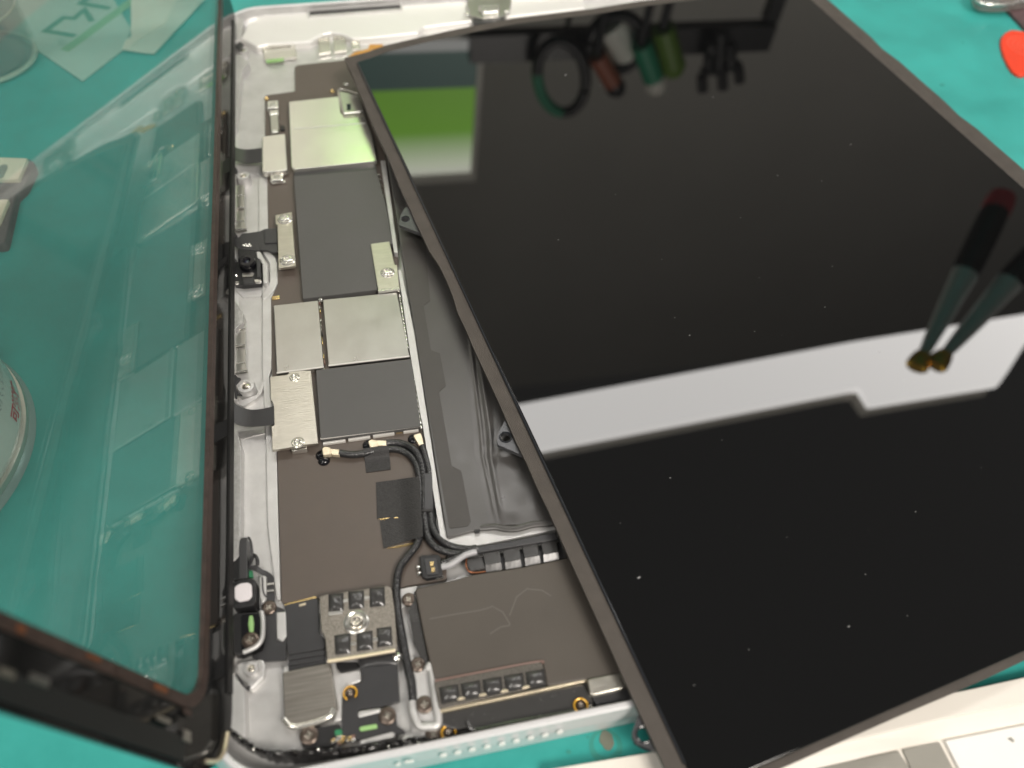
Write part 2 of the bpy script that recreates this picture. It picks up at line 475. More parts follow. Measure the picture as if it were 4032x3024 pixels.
def pillow(name, quad, z, h, mat, parent=None, n=9, seed=0, label=None, rough=0.25):
    """a bulging patch of film over four corners"""
    rnd = random.Random(seed); a, b, c, d = [Vector(q) for q in quad]
    V = []; F = []
    for i in range(n + 1):
        for j in range(n + 1):
            u, v = i / n, j / n
            p = a * (1 - u) * (1 - v) + b * u * (1 - v) + c * u * v + d * (1 - u) * v
            e = (math.sin(math.pi * u) * math.sin(math.pi * v)) ** 0.6
            V.append((p.x, p.y, z + h * e * (1 + rough * rnd.uniform(-1, 1)) if 0 < i < n and 0 < j < n else z - 0.15))
    for i in range(n):
        for j in range(n):
            F.append((i * (n + 1) + j, (i + 1) * (n + 1) + j, (i + 1) * (n + 1) + j + 1, i * (n + 1) + j + 1))
    return mesh(name, V, F, mat, parent, label=label, angle=80)
PLUS = [(-.16, -.62), (.16, -.62), (.16, -.16), (.62, -.16), (.62, .16), (.16, .16), (.16, .62), (-.16, .62), (-.16, .16), (-.62, .16), (-.62, -.16), (-.16, -.16)]
def stroke(name, c, pts, wpx, z, mt, parent):
    q = [Vector(P1(c, x, y, z)) for x, y in pts]; k = CROPS[c][2]
    x0, y0 = P1(c, pts[0][0], pts[0][1], z); x1, y1 = P1(c, pts[0][0] + wpx, pts[0][1], z); wd = abs(x1 - x0) / 2
    L_, R_ = [], []
    for i in range(len(q)):
        d0 = (q[i] - q[i - 1]).normalized() if i else None
        d1 = (q[i + 1] - q[i]).normalized() if i < len(q) - 1 else None
        d = (d0 + d1).normalized() if d0 and d1 else (d0 or d1)
        nn = Vector((-d.y, d.x)); f = 1 / max(0.5, nn.dot(Vector((-(d1 or d0).y, (d1 or d0).x))))
        L_.append(tuple(q[i] + nn * wd * f)); R_.append(tuple(q[i] - nn * wd * f))
    V = [(*p, z) for p in L_] + [(*p, z) for p in R_] + [(*p, z - .03) for p in L_] + [(*p, z - .03) for p in R_]
    n = len(q); F = []
    for i in range(n - 1):
        F += [(i, i + 1, n + i + 1, n + i), (2 * n + i, 3 * n + i, 3 * n + i + 1, 2 * n + i + 1), (i, 2 * n + i, 2 * n + i + 1, i + 1), (n + i, n + i + 1, 3 * n + i + 1, 3 * n + i)]
    F += [(0, n, 3 * n, 2 * n), (n - 1, 3 * n - 1, 4 * n - 1, 2 * n - 1)]
    return mesh(name, V, F, mt, parent, smooth=False)
def screw(x, y, z, r, parent, mat='screw_dark', a=0.3, dome=True):
    r *= 0.86
    o = lathe('screw', (x, y, z), [(r, -0.25), (r, 0.18), (r * 0.9, 0.32), (r * 0.62, 0.42), (r * 0.5, 0.36), (r * 0.02, 0.34)], mat, parent)
    k = [(x + r * .7 * (px * math.cos(a) - py * math.sin(a)), y + r * .7 * (px * math.sin(a) + py * math.cos(a))) for px, py in PLUS]
    if OFF.get(parent.name) is not None and parent.get('category'):
        prism('recess', k, z + 0.46, 0.2, 'black' if mat != 'screw_dark' else 'screw', o, r=0, bev=0.03)
    return o
def dome_screw(x, y, z, r, parent):
    lathe('screw', (x, y, z), [(r * 1.35, -0.3), (r * 1.3, 0.05), (r * 1.1, 0.2), (r * 1.0, 0.1), (r * 0.95, 0.45), (r * .75, 0.68), (r * .5, .72), (r * .4, .5), (r * .02, .45)], 'nickel_bright', parent, n=32)

# ================================================================== table and mat
tb = mesh('table_top', [(-900, -500, -4), (900, -500, -4), (900, 900, -4), (-900, 900, -4), (-900, -500, -30), (900, -500, -30), (900, 900, -30), (-900, 900, -30)],
          [(0, 1, 2, 3), (7, 6, 5, 4), (0, 4, 5, 1), (1, 5, 6, 2), (2, 6, 7, 3), (3, 7, 4, 0)], 'table', smooth=False)
tb['kind'] = 'structure'
wl = mesh('back_wall', [(-2200, 1000, -30), (2200, 1000, -30), (2200, 1000, 1330), (-2200, 1000, 1330), (-2200, 1040, -30), (2200, 1040, -30), (2200, 1040, 1330), (-2200, 1040, 1330)],
          [(0, 1, 2, 3), (7, 6, 5, 4), (0, 4, 5, 1), (1, 5, 6, 2), (2, 6, 7, 3), (3, 7, 4, 0)], 'wall', smooth=False)
wl['kind'] = 'structure'
matt = thing('repair_mat', 'teal silicone work mat lying under all the parts', 'mat', (60, 140, -3))
prism('mat_sheet', [(-330, -100), (430, -100), (430, 420), (-330, 420)], 0, 3, 'mat', matt, r=12, bev=1.0)
sx, sy = P1('c8', 1745, 1415, 0.2)
prism('stain', [(sx + dx * (1 + 0.15 * math.sin(k * 2.1)), sy + dy) for k, (dx, dy) in enumerate(circle(0, 0, 1.15, 14, 1.7))], 0.12, 0.1, 'stain', matt, r=0.2, bev=0.05)
holed('stain_ring', circle(sx - .4, sy - .9, 2.9, 26), [circle(sx - .4, sy - .6, 2.0, 26)], 0.05, 0.04, 'stain_ring', matt)
for (c, x, y, r) in (('c8', 1415, 1520, .45), ('c8', 1580, 1390, .25), ('tr', 1500, 740, .9), ('tr', 1680, 370, .5)):
    qx, qy = P1(c, x, y, 0)
    prism('stain', circle(qx, qy, r, 10, r * .8), 0.1, 0.09, 'stain_ring', matt, r=0, bev=0.03)

# ================================================================== tablet housing
H = thing('tablet_housing', 'opened silver tablet back shell with its circuit board, battery and cables showing', 'tablet shell', (89.75, 124.3, 0))
def rrect(i, R=12.5, seg=10, W=179.5, Lh=248.6):
    r = max(R - i, 0.8); out = []
    for cx, cy, a0 in ((W - i - r, i + r, -90), (W - i - r, Lh - i - r, 0), (i + r, Lh - i - r, 90), (i + r, i + r, 180)):
        for k in range(seg + 1):
            a = math.radians(a0 + 90 * k / seg)
            out.append((cx + r * math.cos(a), cy + r * math.sin(a)))
    return out
prof = [(0.2, 0.05), (-0.7, 0.3), (-0.95, 0.9), (-0.9, 2.0), (-0.55, 3.6), (0.08, 5.0), (0.35, 5.7), (0.75, 6.02), (1.35, 6.05), (1.6, 5.8), (1.75, 5.2), (1.9, 3.8), (2.5, 2.4), (3.4, 1.6), (4.4, 1.4)]
n = len(rrect(0))
def rings_mesh(name, pr, mt, top, bottom):
    V = []; F = []
    for i, z in pr:
        V += [(x, y, z) for x, y in rrect(i)]
    for k in range(len(pr) - 1):
        for i in range(n):
            j = (i + 1) % n
            F.append((k * n + i, k * n + j, (k + 1) * n + j, (k + 1) * n + i))
    if bottom: F.append(tuple(reversed(range(n))))
    if top: F.append(tuple((len(pr) - 1) * n + i for i in range(n)))
    return mesh(name, V, F, mt, H, angle=50)
rings_mesh('shell', prof[:10], 'rim', False, True)
rings_mesh('inner_tray', prof[9:], 'alu', True, False)

# --- far end: milled ledge, slot, port
led = P('c2', [(395, 190), (330, 330), (470, 410), (560, 385), (930, 362), (985, 325), (1040, 295), (1120, 280), (1200, 292), (1300, 338), (1450, 328), (1870, 283), (1920, 235), (2100, 210)], 3.6) + [(125, 236), (125, 246.4), (24, 246.4)] + P('c2', [(520, 92)], 5.0)
prism('end_ledge', led, 3.6, 2.4, 'alu_lit', H, r=1.2, bev=1.3, segb=4)
sl = P('c2', [(920, 100), (1715, 42), (1722, 80), (932, 140)], 4.0)
so = inset(ccw(sl), -0.6)
holed('slot_frame', so, [sl], 4.3, 0.8, 'alu', H)
prism('slot', sl, 3.75, 0.3, 'glass_edge_black', H, r=0.1, bev=0)  # black plate puts the hole's shade into colour
pl = P('u0', [(340, 150), (300, 60), (330, -60), (700, -70), (690, 60), (640, 150), (590, 165), (440, 178)], 4.6)
port = prism('charging_port', pl, 5.2, 2.4, 'nickel', H, r=0.6, bev=0.4)
prism('port_shell', P('u0', [(405, 45), (590, 30), (590, 95), (440, 108), (405, 85)], 6.2), 6.2, 1.4, 'bright', port, r=0.8, bev=0.5, segb=3)
prism('port_tongue', P('u0', [(440, 118), (570, 108), (565, 130), (445, 140)], 5.7), 5.7, 0.8, 'bright', port, r=0.2, bev=0.2)
for k in range(4):
    x, y = P1('u0', 455 + k * 36, 158 - k * 3, 5.4)
    lathe('port_pin', (x, y, 4.9), [(.35, 0), (.35, .4), (.1, .6)], 'bright', port, n=10)
for (x, y) in ((310, 120), (655, 95)):
    px, py = P1('u0', x, y, 5.4)
    lathe('port_screw', (px, py, 4.8), [(1.1, 0), (1.1, .5), (.8, .8), (.3, .7), (.02, .6)], 'bright', port, n=20)
prism('port_bracket', P('u0', [(350, 165), (650, 140), (610, 190), (380, 210)], 4.4), 4.6, 1.6, 'flex', H, r=0.4, bev=0.2)
# pads seen through the far ledge
def pad(pts, z=2.6):
    holed('pad_frame', inset(ccw(P('c2', pts, z)), -0.35), [P('c2', pts, z)], z + .25, 0.9, 'nickel_bright', H)
    prism('contact_pad', P('c2', pts, z - .3), z - .3, 0.3, 'nickel_bright', H, r=0.1, bev=0)
pad([(530, 420), (790, 395), (805, 495), (545, 520)])
pad([(1015, 345), (1095, 335), (1100, 450), (1020, 465)])
pad([(1145, 332), (1225, 325), (1240, 435), (1150, 448)])
pad([(1300, 370), (1350, 362), (1358, 415), (1305, 425)])
prism('green_reflection', P('c2', [(545, 520), (700, 503), (700, 520), (548, 536)], 3.0), 3.0, 0.6, 'green_led', H, r=0.1, bev=0.05)  # painted strip for the green screen's reflection along the pad window
prism('orange_flex', P('c2', [(1255, 500), (1320, 455), (1435, 425), (1450, 385), (1570, 385), (1560, 405), (1460, 430), (1450, 465), (1280, 505)], 4.6), 4.6, 0.3, 'orange_flex', H, r=0.3, bev=0.05)

# --- side rails along the glass
def rail(c, pts, z=4.6, mat='alu_rough', h=3.2, r=0.5, bev=0.5):
    return prism('side_rail', P(c, pts, z), z, h, mat, H, r=r, bev=bev, segb=3)
rail('c2', [(262, 150), (350, 160), (320, 330), (262, 370)], 4.8, 'alu')
rail('c2', [(262, 470), (330, 480), (400, 540), (340, 610), (320, 800), (285, 1080), (240, 1150), (236, 640), (262, 600)], 4.4, 'alu')
rail('e3', [(195, 180), (330, 230), (335, 1040), (270, 1120), (240, 1230), (215, 1100), (190, 500)])
rail('e4', [(110, -330), (190, -250), (330, -60), (320, 60), (215, 160), (212, 690), (160, 740), (150, 600), (110, 200)])
rail('e4', [(165, 760), (225, 760), (215, 900), (240, 1050), (190, 1090), (150, 1000)], 4.4)
rail('c4', [(235, 830), (290, 860), (330, 1000), (325, 1950), (255, 2030), (235, 1800)], 4.6)
rail('c6', [(215, 850), (270, 860), (360, 960), (370, 1420), (250, 1320), (190, 1240), (190, 920)], 4.6, 'alu')
# floor steps
prism('landing_strip', P('e3', [(780, 300), (935, 290), (955, 1270), (880, 1280), (800, 1325), (780, 1325)], 2.4), 2.4, 1.1, 'alu', H, r=0.3, bev=0.25)
prism('landing_strip', P('c4', [(515, -550), (590, -330), (640, -330), (600, -130), (595, 330), (575, 400), (590, 600), (600, 660), (605, 900), (640, 1060), (655, 1700), (675, 2350), (640, 2350), (560, 1700), (545, 900), (515, 330)], 2.4), 2.4, 1.1, 'alu', H, r=0.3, bev=0.25)
prism('floor_patch', P('e4', [(265, 1490), (690, 1440), (690, 1500), (450, 1550), (290, 1600)], 1.55), 1.55, 0.2, 'alu_rough', H, r=0.3, bev=0.05)
prism('boss_fin', P('e4', [(590, 820), (605, 815), (560, 990), (470, 1080), (330, 1160), (200, 1110), (330, 1070), (500, 1010), (545, 900)], 2.6), 2.6, 1.2, 'alu', H, r=0.5, bev=0.3)

# bosses with screws on the left rail
def boss(c, x, y, rpx, z=4.2):
    k = CROPS[c][2]
    px, py = P1(c, x, y, z); qx, qy = P1(c, x + rpx, y, z); r = abs(qx - px)
    lathe('screw_boss', (px, py, 1.4), [(r * 1.15, 0), (r * 1.1, z - 1.9), (r, z - 1.45), (r * .62, z - 1.4), (r * .55, z - 1.7)], 'alu', H, n=30)
    lathe('screw_boss_core', (px, py, 1.4), [(r * .56, z - 2.4), (r * .56, z - 1.75), (r * .3, z - 1.5), (r * .05, z - 1.48)], 'screw', H, n=22)
boss('e3', 470, 245, 120)
boss('e4', 355, 890, 110)
boss('c2', 340, 435, 45, 3.8)
boss('c5', 415, 1395, 62)
prism('boss_plate', P('c5', [(285, 1345), (400, 1325), (520, 1312), (545, 1370), (530, 1470), (470, 1540), (405, 1600), (370, 1530), (300, 1460)], 2.9), 2.9, 1.6, 'alu', H, r=1.0, bev=0.4)
for c, pts in (('c2', [(270, 395), (320, 360), (350, 385), (320, 440)]), ('e3', [(200, 110), (300, 60), (350, 110), (370, 160), (340, 215), (280, 160)]), ('e4', [(165, 770), (225, 745), (250, 780), (295, 790), (225, 870), (235, 950), (325, 1020), (240, 1000), (240, 1050), (215, 1050), (205, 940), (165, 890)]), ('c5', [(265, 1430), (300, 1450), (370, 1560), (410, 1540), (395, 1600), (330, 1530)])):
    prism('adhesive_scrap', P(c, pts, 4.7), 4.7, 0.5, 'flex', H, r=0.2, bev=0.1)
# spring contacts in the rail
def clip(c, segs, z=3.4):
    for k, q in enumerate(segs):
        a = P(c, q, z)
        f = 0.35 * (k % 2)
        prism('spring_contact', a, z - 0.25 + f, 0.5, 'nickel', H, r=0.12, bev=0.08)
        x0, y0 = a[3]; x1, y1 = a[2]
        tube('contact_edge', [(x0, y0 + .1, z + f), (x1, y1 + .1, z + f)], 0.16, 'bright', H, n=8, sub=2)
clip('e3', [[(335, 415), (490, 410), (490, 630), (340, 640)], [(340, 645), (492, 638), (495, 885), (340, 895)], [(340, 900), (498, 892), (498, 1130), (300, 1142)], [(290, 1155), (500, 1140), (548, 1300), (320, 1315)]])
clip('e4', [[(325, 0), (350, 0), (352, 150), (270, 165)], [(220, 180), (352, 178), (350, 375), (218, 390)], [(220, 400), (350, 395), (350, 598), (216, 612)], [(220, 620), (352, 610), (385, 710), (222, 735)]])
# tall clips in the wall gap
for c, q in (('c2', [(225, 255), (262, 250), (262, 620), (205, 625)]), ('c5', [(165, -260), (220, -220), (222, 500), (160, 480)]), ('c5', [(165, 925), (235, 950), (238, 1400), (160, 1350)])):
    prism('wall_clip', P(c, q, 5.2), 5.2, 3.6, 'nickel', H, r=0.3, bev=0.2)
    a = P(c, q, 5.3)
    tube('clip_edge', [(a[0][0], a[0][1], 5.3), (a[3][0], a[3][1], 5.3), (a[2][0], a[2][1], 5.0)], 0.14, 'bright', H, n=8, sub=3)
prism('button_cap', P('c5', [(135, 715), (185, 705), (200, 740), (195, 815), (145, 865), (128, 820)], 5), 5, 2, 'white_part', H, r=0.5, bev=0.3)
prism('gilt_spring', P('e3', [(70, 1010), (110, 1010), (165, 1110), (225, 1190), (240, 1260), (150, 1310), (70, 1290)], 5.0), 5.0, 0.6, 'gold', H, r=0.2, bev=0.1)
prism('gilt_bar', P('e3', [(105, 1090), (165, 1090), (165, 1280), (105, 1285)], 5.5), 5.5, 0.5, 'gold', H, r=0.1, bev=0.1)
prism('gilt_strip', P('e3', [(85, 780), (100, 780), (98, 1000), (70, 1005)], 5.4), 5.4, 0.4, 'gold', H, r=0, bev=0.05)
for pts in ([(100, 1330), (280, 1290), (370, 1410), (300, 1440), (130, 1410)], [(20, 1420), (120, 1400), (250, 1500), (240, 1640), (60, 1500)]):
    prism('flex_scrap', P('e3', pts, 5.0), 5.0, 0.4, 'flex', H, r=0.2, bev=0.08)
for pts in ([(115, 990), (300, 925), (395, 1025), (235, 1110)], [(110, 990), (140, 990), (255, 1150), (240, 1320), (100, 1200)], [(110, 700), (190, 740), (270, 900), (200, 920)]):
    prism('flex_scrap', P('e5', pts, 5.0), 5.0, 0.4, 'flex', H, r=0.2, bev=0.08)
prism('foam_scrap', P('e5', [(110, 1360), (215, 1350), (190, 1400), (120, 1430)], 5), 5, 0.8, 'white_part', H, r=0.3, bev=0.2)

# --- logic board
bp = (P('c2', [(540, 830), (800, 795), (797, 585), (825, 567), (1330, 512)], 2.6) + P('c3', [(1700, 300), (1700, 1000)], 2.6)
      + P('c4', [(1815, 250), (1915, 850), (2015, 1659)], 2.6) + P('c7', [(300, 1075), (345, 1190), (352, 1385), (325, 1400), (0, 1450)], 2.6)
      + P('c5', [(1700, 700), (1000, 790), (975, 768), (700, 832), (682, 812)], 2.6) + P('c4', [(645, 1045), (600, 380)], 2.6)
      + P('c3', [(590, 1160), (648, 1050), (650, 905), (640, 560), (565, 555), (558, 100)], 2.6) + P('c2', [(540, 1160)], 2.6))
B = prism('logic_board', bp, 2.6, 0.9, 'board', H, r=0.3, bev=0.06)
prism('shield', P('c2', [(745, 885), (1185, 838), (1200, 985), (1235, 1000), (1395, 985), (1470, 1180), (1512, 1392), (1490, 1405), (790, 1475), (768, 1455)], 4.6), 4.6, 1.8, 'nickel_bright', B, r=0.3, bev=0.2, label='bright mirror-like metal shield cover')
tube('shield_seam', [(*q, 4.6) for q in P('c2', [(785, 1122), (1000, 1108), (1410, 1072)], 4.6)], 0.12, 'nickel', B, n=8)
prism('shield_rim', P('c2', [(790, 1470), (1512, 1396), (1512, 1412), (795, 1488)], 3.8), 3.8, 1.1, 'gold', B, r=0.1, bev=0.1)
prism('shield', P('c2', [(512, 1195), (530, 1185), (705, 1163), (716, 1172), (733, 1470), (715, 1483), (535, 1503), (512, 1490)], 4.8), 4.8, 1.6, 'nickel_bright', B, r=0.3, bev=0.25, label='small cream metal connector cover')
# small clip at the panel edge
prism('clip_base', P('c2', [(1185, 790), (1345, 830), (1395, 965), (1385, 982), (1240, 995), (1212, 975)], 4.9), 4.9, 0.5, 'nickel', B, r=0.4, bev=0.15)
tube('clip_lip', [(*q, 5.2) for q in P('c2', [(1345, 820), (1190, 782), (1200, 900), (1222, 980), (1250, 990), (1395, 975)], 5.2)], 0.32, 'nickel_bright', B, n=8)
prism('clip_window', P('c2', [(1248, 905), (1285, 902), (1288, 955), (1252, 958)], 5.0), 5.0, 0.15, 'glass_edge_black', B, r=0.1, bev=0.02)
for c, x, y in (('c2', 1240, 735), ('c2', 1125, 795), ('c2', 552, 858)):
    px, py = P1(c, x, y, 2.8)
    lathe('solder_post', (px, py, 2.6), [(.75, 0), (.7, .35), (.45, .5), (.3, .3), (.02, .25)], 'bright' if x > 1200 else 'gold', B, n=16)
# clear coaxial caps, upper left
for (x, y, w_, h_) in ((605, 912, 52, 34), (642, 1540, 58, 36)):
    q = P('c2', [(x - w_, y - h_), (x + w_, y - h_ - 8), (x + w_, y + h_ - 8), (x - w_, y + h_)], 4)
    prism('receptacle', q, 4.0, 1.2, 'bright', B, r=0.6, bev=0.4, segb=3)
    q = P('c2', [(x - w_ * .5, y - h_ * .4), (x + w_ * .5, y - h_ * .4 - 5), (x + w_ * .5, y + h_ * .4 - 5), (x - w_ * .5, y + h_ * .4)], 4)
    prism('receptacle_core', q, 4.15, 0.4, 'nickel', B, r=0.2, bev=0.1)
prism('receptacle_lip', P('c2', [(595, 1580), (712, 1565), (715, 1585), (600, 1598)], 3.3), 3.3, 0.4, 'bright', B, r=0.1, bev=0.1)
prism('fuse_body', P('c2', [(580, 990), (650, 980), (660, 1130), (590, 1140)], 4.0), 4.0, 1.2, 'nickel', B, r=0.2, bev=0.3)
for q in ([(570, 965), (655, 950), (660, 990), (575, 1000)], [(585, 1130), (655, 1120), (650, 1150), (595, 1155)]):
    prism('fuse_cap', P('c2', q, 4.2), 4.2, 1.3, 'bright', B, r=0.4, bev=0.3)
x, y = P1('c2', 690, 1110, 3)
prism('chip', P('c2', [(672, 1095), (705, 1090), (708, 1128), (675, 1132)], 3.2), 3.2, 0.6, 'black', B, r=0, bev=0.05)
# graphite sheet and a dark head strip painting the shield's shadow
prism('graphite_sheet', P('c3', [(790, 45), (1500, -25), (1512, 42), (790, 100)], 3.6), 3.6, 0.9, 'flex', B, r=0.3, bev=0.08)
g1 = P('c3', [(787, 98), (1508, 38), (1600, 380), (1650, 680), (1640, 690), (1500, 690), (1518, 1085), (868, 1165)], 4.3)
def wr(x, y): return 0.06 * math.sin(x * .9 + y * .25) * math.sin(y * .31 + 1.3)
prism('graphite_sheet', g1, 4.3, 1.5, 'foil', B, r=0.3, bev=0.12)
prism('sheet_rim', P('c3', [(870, 1160), (1500, 1082), (1505, 1095), (872, 1175)], 3.6), 3.6, 1.0, 'gold', B, r=0.05, bev=0.1)
# row of solder bumps along the right edge of the sheet
for k in range(13):
    t = k / 12
    px, py = P1('c3', 1530 + 85 * t, 85 + 510 * t, 3.4)
    lathe('solder_bump', (px, py, 2.6), [(.42, 0), (.42, .6), (.25, .95), (.02, 1.0)], 'nickel', B, n=12)
# brackets
b1 = prism('bracket', P('c3', [(628, 436), (772, 408), (808, 880), (655, 897), (645, 520), (632, 515)], 4.9), 4.9, 0.7, 'bracket', B, r=0.25, bev=0.12)
for x, y in ((712, 470), (735, 828)):
    px, py = P1('c3', x, y, 5.0); dome_screw(px, py, 4.95, 1.5, B)
prism('bracket', P('c3', [(1458, 685), (1622, 664), (1645, 760), (1668, 868), (1690, 868), (1712, 1072), (1525, 1098)], 4.9), 4.9, 0.6, 'bracket', B, r=0.25, bev=0.12)
prism('bracket_lip', P('c3', [(1520, 1085), (1712, 1060), (1714, 1080), (1524, 1106)], 5.05), 5.05, 0.7, 'bright', B, r=0.1, bev=0.12)
px, py = P1('c3', 1605, 935, 5.0); dome_screw(px, py, 4.95, 1.35, B)
# twin shields
s1 = P('c3', [(612, 1222), (1002, 1178)], 4.4) + P('c4', [(1050, 318), (640, 372)], 4.4)
prism('shield', s1, 4.4, 1.7, 'nickel', B, r=0.3, bev=0.16, label='left matte metal shield cover')
s2 = P('c3', [(1042, 1172), (1688, 1108)], 4.4) + P('c4', [(1798, 226), (1090, 308)], 4.4)
prism('shield', s2, 4.4, 1.7, 'nickel', B, r=0.3, bev=0.16, label='wide matte metal shield cover')
for c, a, b_ in (('c4', (640, 372), (1050, 320)), ('c4', (1092, 308), (1798, 226))):
    q = P(c, [a, b_], 4.3)
    tube('shield_edge', [(*q[0], 4.25), (*q[1], 4.25)], 0.22, 'pad_metal', B, n=8, sub=2)
# tiny components in the gaps
gap = []
for k in range(16):
    t = k / 15
    x, y = P1('c3', 1010 + 40 * t, 1200 + 590 * t, 3.2)
    gap.append((x + random.uniform(-.2, .2), y))
for k, (x, y) in enumerate(gap):
    s = random.uniform(.22, .4)
    prism('chip_component', [(x - s, y - s * 1.3), (x + s, y - s * 1.3), (x + s, y + s * 1.3), (x - s, y + s * 1.3)], 3.3 + .3 * random.random(), 0.7, random.choice(['bright', 'nickel', 'gold', 'black', 'coffee']), B, r=0, bev=0.05)
for k in range(26):
    t = k / 25
    if k < 14:
        x, y = P1('c3', 1712 + 75 * t / .56, 1150 + 480 * t / .56, 3.2)
    else:
        x, y = P1('c4', 1815 + 85 * (t - .52) / .48, 300 + 560 * (t - .52) / .48, 3.2)
    s = random.uniform(.14, .25)
    prism('shield_fence', [(x - .16, y - s * 2.4), (x + .16, y - s * 2.4), (x + .16, y + s * 2.4), (x - .16, y + s * 2.4)], 3.9, 1.2, random.choice(['bright', 'nickel', 'bright']), B, r=0, bev=0.06)
for a, b_ in (((1120, 318), (1200, 308)), ((1220, 303), (1375, 285)), ((1410, 282), (1570, 262)), ((1610, 255), (1770, 235))):
    q = P('c4', [a, b_, (b_[0], b_[1] + 14), (a[0], a[1] + 14)], 3.3)
    prism('solder_pad', q, 3.3, 0.6, 'gold', B, r=0.05, bev=0.06)
x, y = P1('c3', 1022, 1172, 4.0)
lathe('solder_ball', (x, y, 3.3), [(.3, 0), (.62, .4), (.45, .85), (.05, 1.0)], 'bright', B, n=16)
px, py = P1('c3', 633, 1157, 2.7)
prism('chip_component', [(px - .9, py - .6), (px + .9, py - .6), (px + .9, py + .6), (px - .9, py + .6)], 2.85, 0.25, 'gold', B, r=0, bev=0.05)
# second graphite sheet
g2 = P('c4', [(982, 346), (1812, 250), (1896, 836), (1022, 946)], 4.2)
prism('graphite_sheet', g2, 4.2, 1.5, 'foil', B, r=0.3, bev=0.1)
q = P('c4', [(1022, 944), (1896, 832)], 4.1)
tube('sheet_edge', [(*q[0], 4.0), (*q[1], 4.0)], 0.2, 'pad_metal', B, n=8, sub=2)
for a, b_ in (((1045, 982), (1240, 955)), ((1265, 950), (1455, 924)), ((1480, 919), (1665, 892)), ((1745, 879), (1875, 861))):
    q = P('c4', [a, b_, (b_[0], b_[1] + 18), (a[0], a[1] + 18)], 2.9)
    prism('solder_pad', q, 3.2, 0.6, 'pad_metal', B, r=0.05, bev=0.1)
q = P('c4', [(1680, 885), (1735, 877), (1735, 890), (1682, 898)], 2.8)
prism('chip_component', q, 2.9, 0.3, 'gold', B, r=0, bev=0.05)
# long bracket
bl = P('c4', [(580, 405), (738, 385), (745, 365), (850, 352), (940, 350), (1000, 985), (890, 998), (760, 1022), (600, 1045), (592, 835), (618, 828), (612, 650), (600, 620), (586, 612)], 4.9)
prism('bracket', bl, 4.9, 0.7, 'bracket', B, r=0.2, bev=0.14, label='long grained metal bracket')
for x, y, r in ((797, 412, 46), (825, 978, 58)):
    px, py = P1('c4', x, y, 5.0); qx, qy = P1('c4', x + r, y, 5.0); r_ = qx - px
    lathe('washer', (px, py, 4.8), [(r_, 0), (r_, .25), (r_ * .85, .35), (r_ * .75, .18)], 'nickel_bright', B, n=30)
    lathe('screw', (px, py, 4.9), [(r_ * .66, 0), (r_ * .62, .35), (r_ * .4, .5), (r_ * .25, .35), (.02, .3)], 'nickel_bright', B, n=24)
prism('receptacle', P('c4', [(765, 1030), (895, 1010), (905, 1035), (770, 1055)], 4.0), 4.0, 1.2, 'bright', B, r=0.2, bev=0.2)
# coaxial plugs and cables
def plug(pts, tail, blob, rb):
    px, py = P1('c4', *blob, 2.7); qx, _ = P1('c4', blob[0] + rb, blob[1], 2.7); r = qx - px
    lathe('resin_drop', (px, py, 2.55), [(r, 0), (r * .92, .25), (r * .6, .5), (.02, .6)], 'glass_edge_black', B, n=22)
    o = prism('coaxial_plug', P('c4', pts, 4.1), 4.1, 1.0, 'cream_metal', B, r=0.3, bev=0.25)
    prism('crimp', P('c4', tail, 4.0), 4.15, 0.9, 'cream_metal', B, r=0.15, bev=0.25)
plug([(1035, 1030), (1060, 1012), (1108, 1022), (1118, 1080), (1045, 1090)], [(1105, 1035), (1185, 1042), (1190, 1092), (1120, 1085)], (1035, 1090), 58)
plug([(1435, 965), (1465, 950), (1515, 958), (1525, 1010), (1455, 1022)], [(1510, 962), (1595, 965), (1598, 1010), (1520, 1008)], (1450, 1000), 65)
plug([(1828, 912), (1895, 893), (1912, 945), (1860, 972)], [(1862, 965), (1910, 940), (1922, 1010), (1888, 1028)], (1830, 945), 52)
px, py = P1('c4', 1052, 1135, 2.7)
lathe('resin_drop', (px, py, 2.55), [(1.3, 0), (1.2, .35), (.8, .75), (.02, .9)], 'glass_edge_black', B, n=22)
def cpath(parts):
    out = []
    for c, pts in parts:
        for x, y, z in pts:
            a, b = P1(c, x, y, z); out.append((a, b, z))
    return out
tube('antenna_cable', cpath([('c4', [(1185, 1070, 3.7), (1290, 1085, 3.5), (1400, 1075, 3.4), (1540, 1042, 3.4), (1680, 1038, 3.4), (1790, 1082, 3.4), (1860, 1180, 3.4), (1888, 1350, 3.4), (1885, 1600, 3.4)]), ('c5', [(1892, 150, 3.5), (1870, 300, 3.5), (1780, 425, 3.4), (1710, 530, 3.4), (1685, 680, 3.4), (1695, 900, 3.6), (1738, 1150, 3.6), (1785, 1400, 3.4)]), ('c6', [(1812, 900, 3.2), (1830, 1075, 2.8)])]), 0.78, 'cable', H)
tube('antenna_cable', cpath([('c4', [(1595, 985, 3.8), (1720, 986, 3.6), (1830, 1032, 4.2), (1890, 1130, 3.9), (1920, 1290, 3.6), (1926, 1600, 3.5)]), ('c7', [(165, 900, 3.5), (190, 1030, 3.5), (270, 1125, 3.5), (430, 1172, 3.4), (600, 1150, 3.4)])]), 0.78, 'cable', H)
tube('antenna_cable', cpath([('c4', [(1908, 1010, 3.8), (1942, 1120, 3.7), (1975, 1260, 3.6), (1988, 1500, 3.5)]), ('c7', [(212, 800, 3.5), (230, 940, 3.5), (295, 1045, 3.5), (400, 1108, 3.6), (530, 1130, 3.6), (610, 1122, 3.6)])]), 0.78, 'cable', H)
prism('cable_sleeve', P('c4', [(1918, 1245), (1992, 1240), (2003, 1560), (1926, 1562)], 4.5), 4.5, 1.4, 'flex', H, r=0.3, bev=0.35)
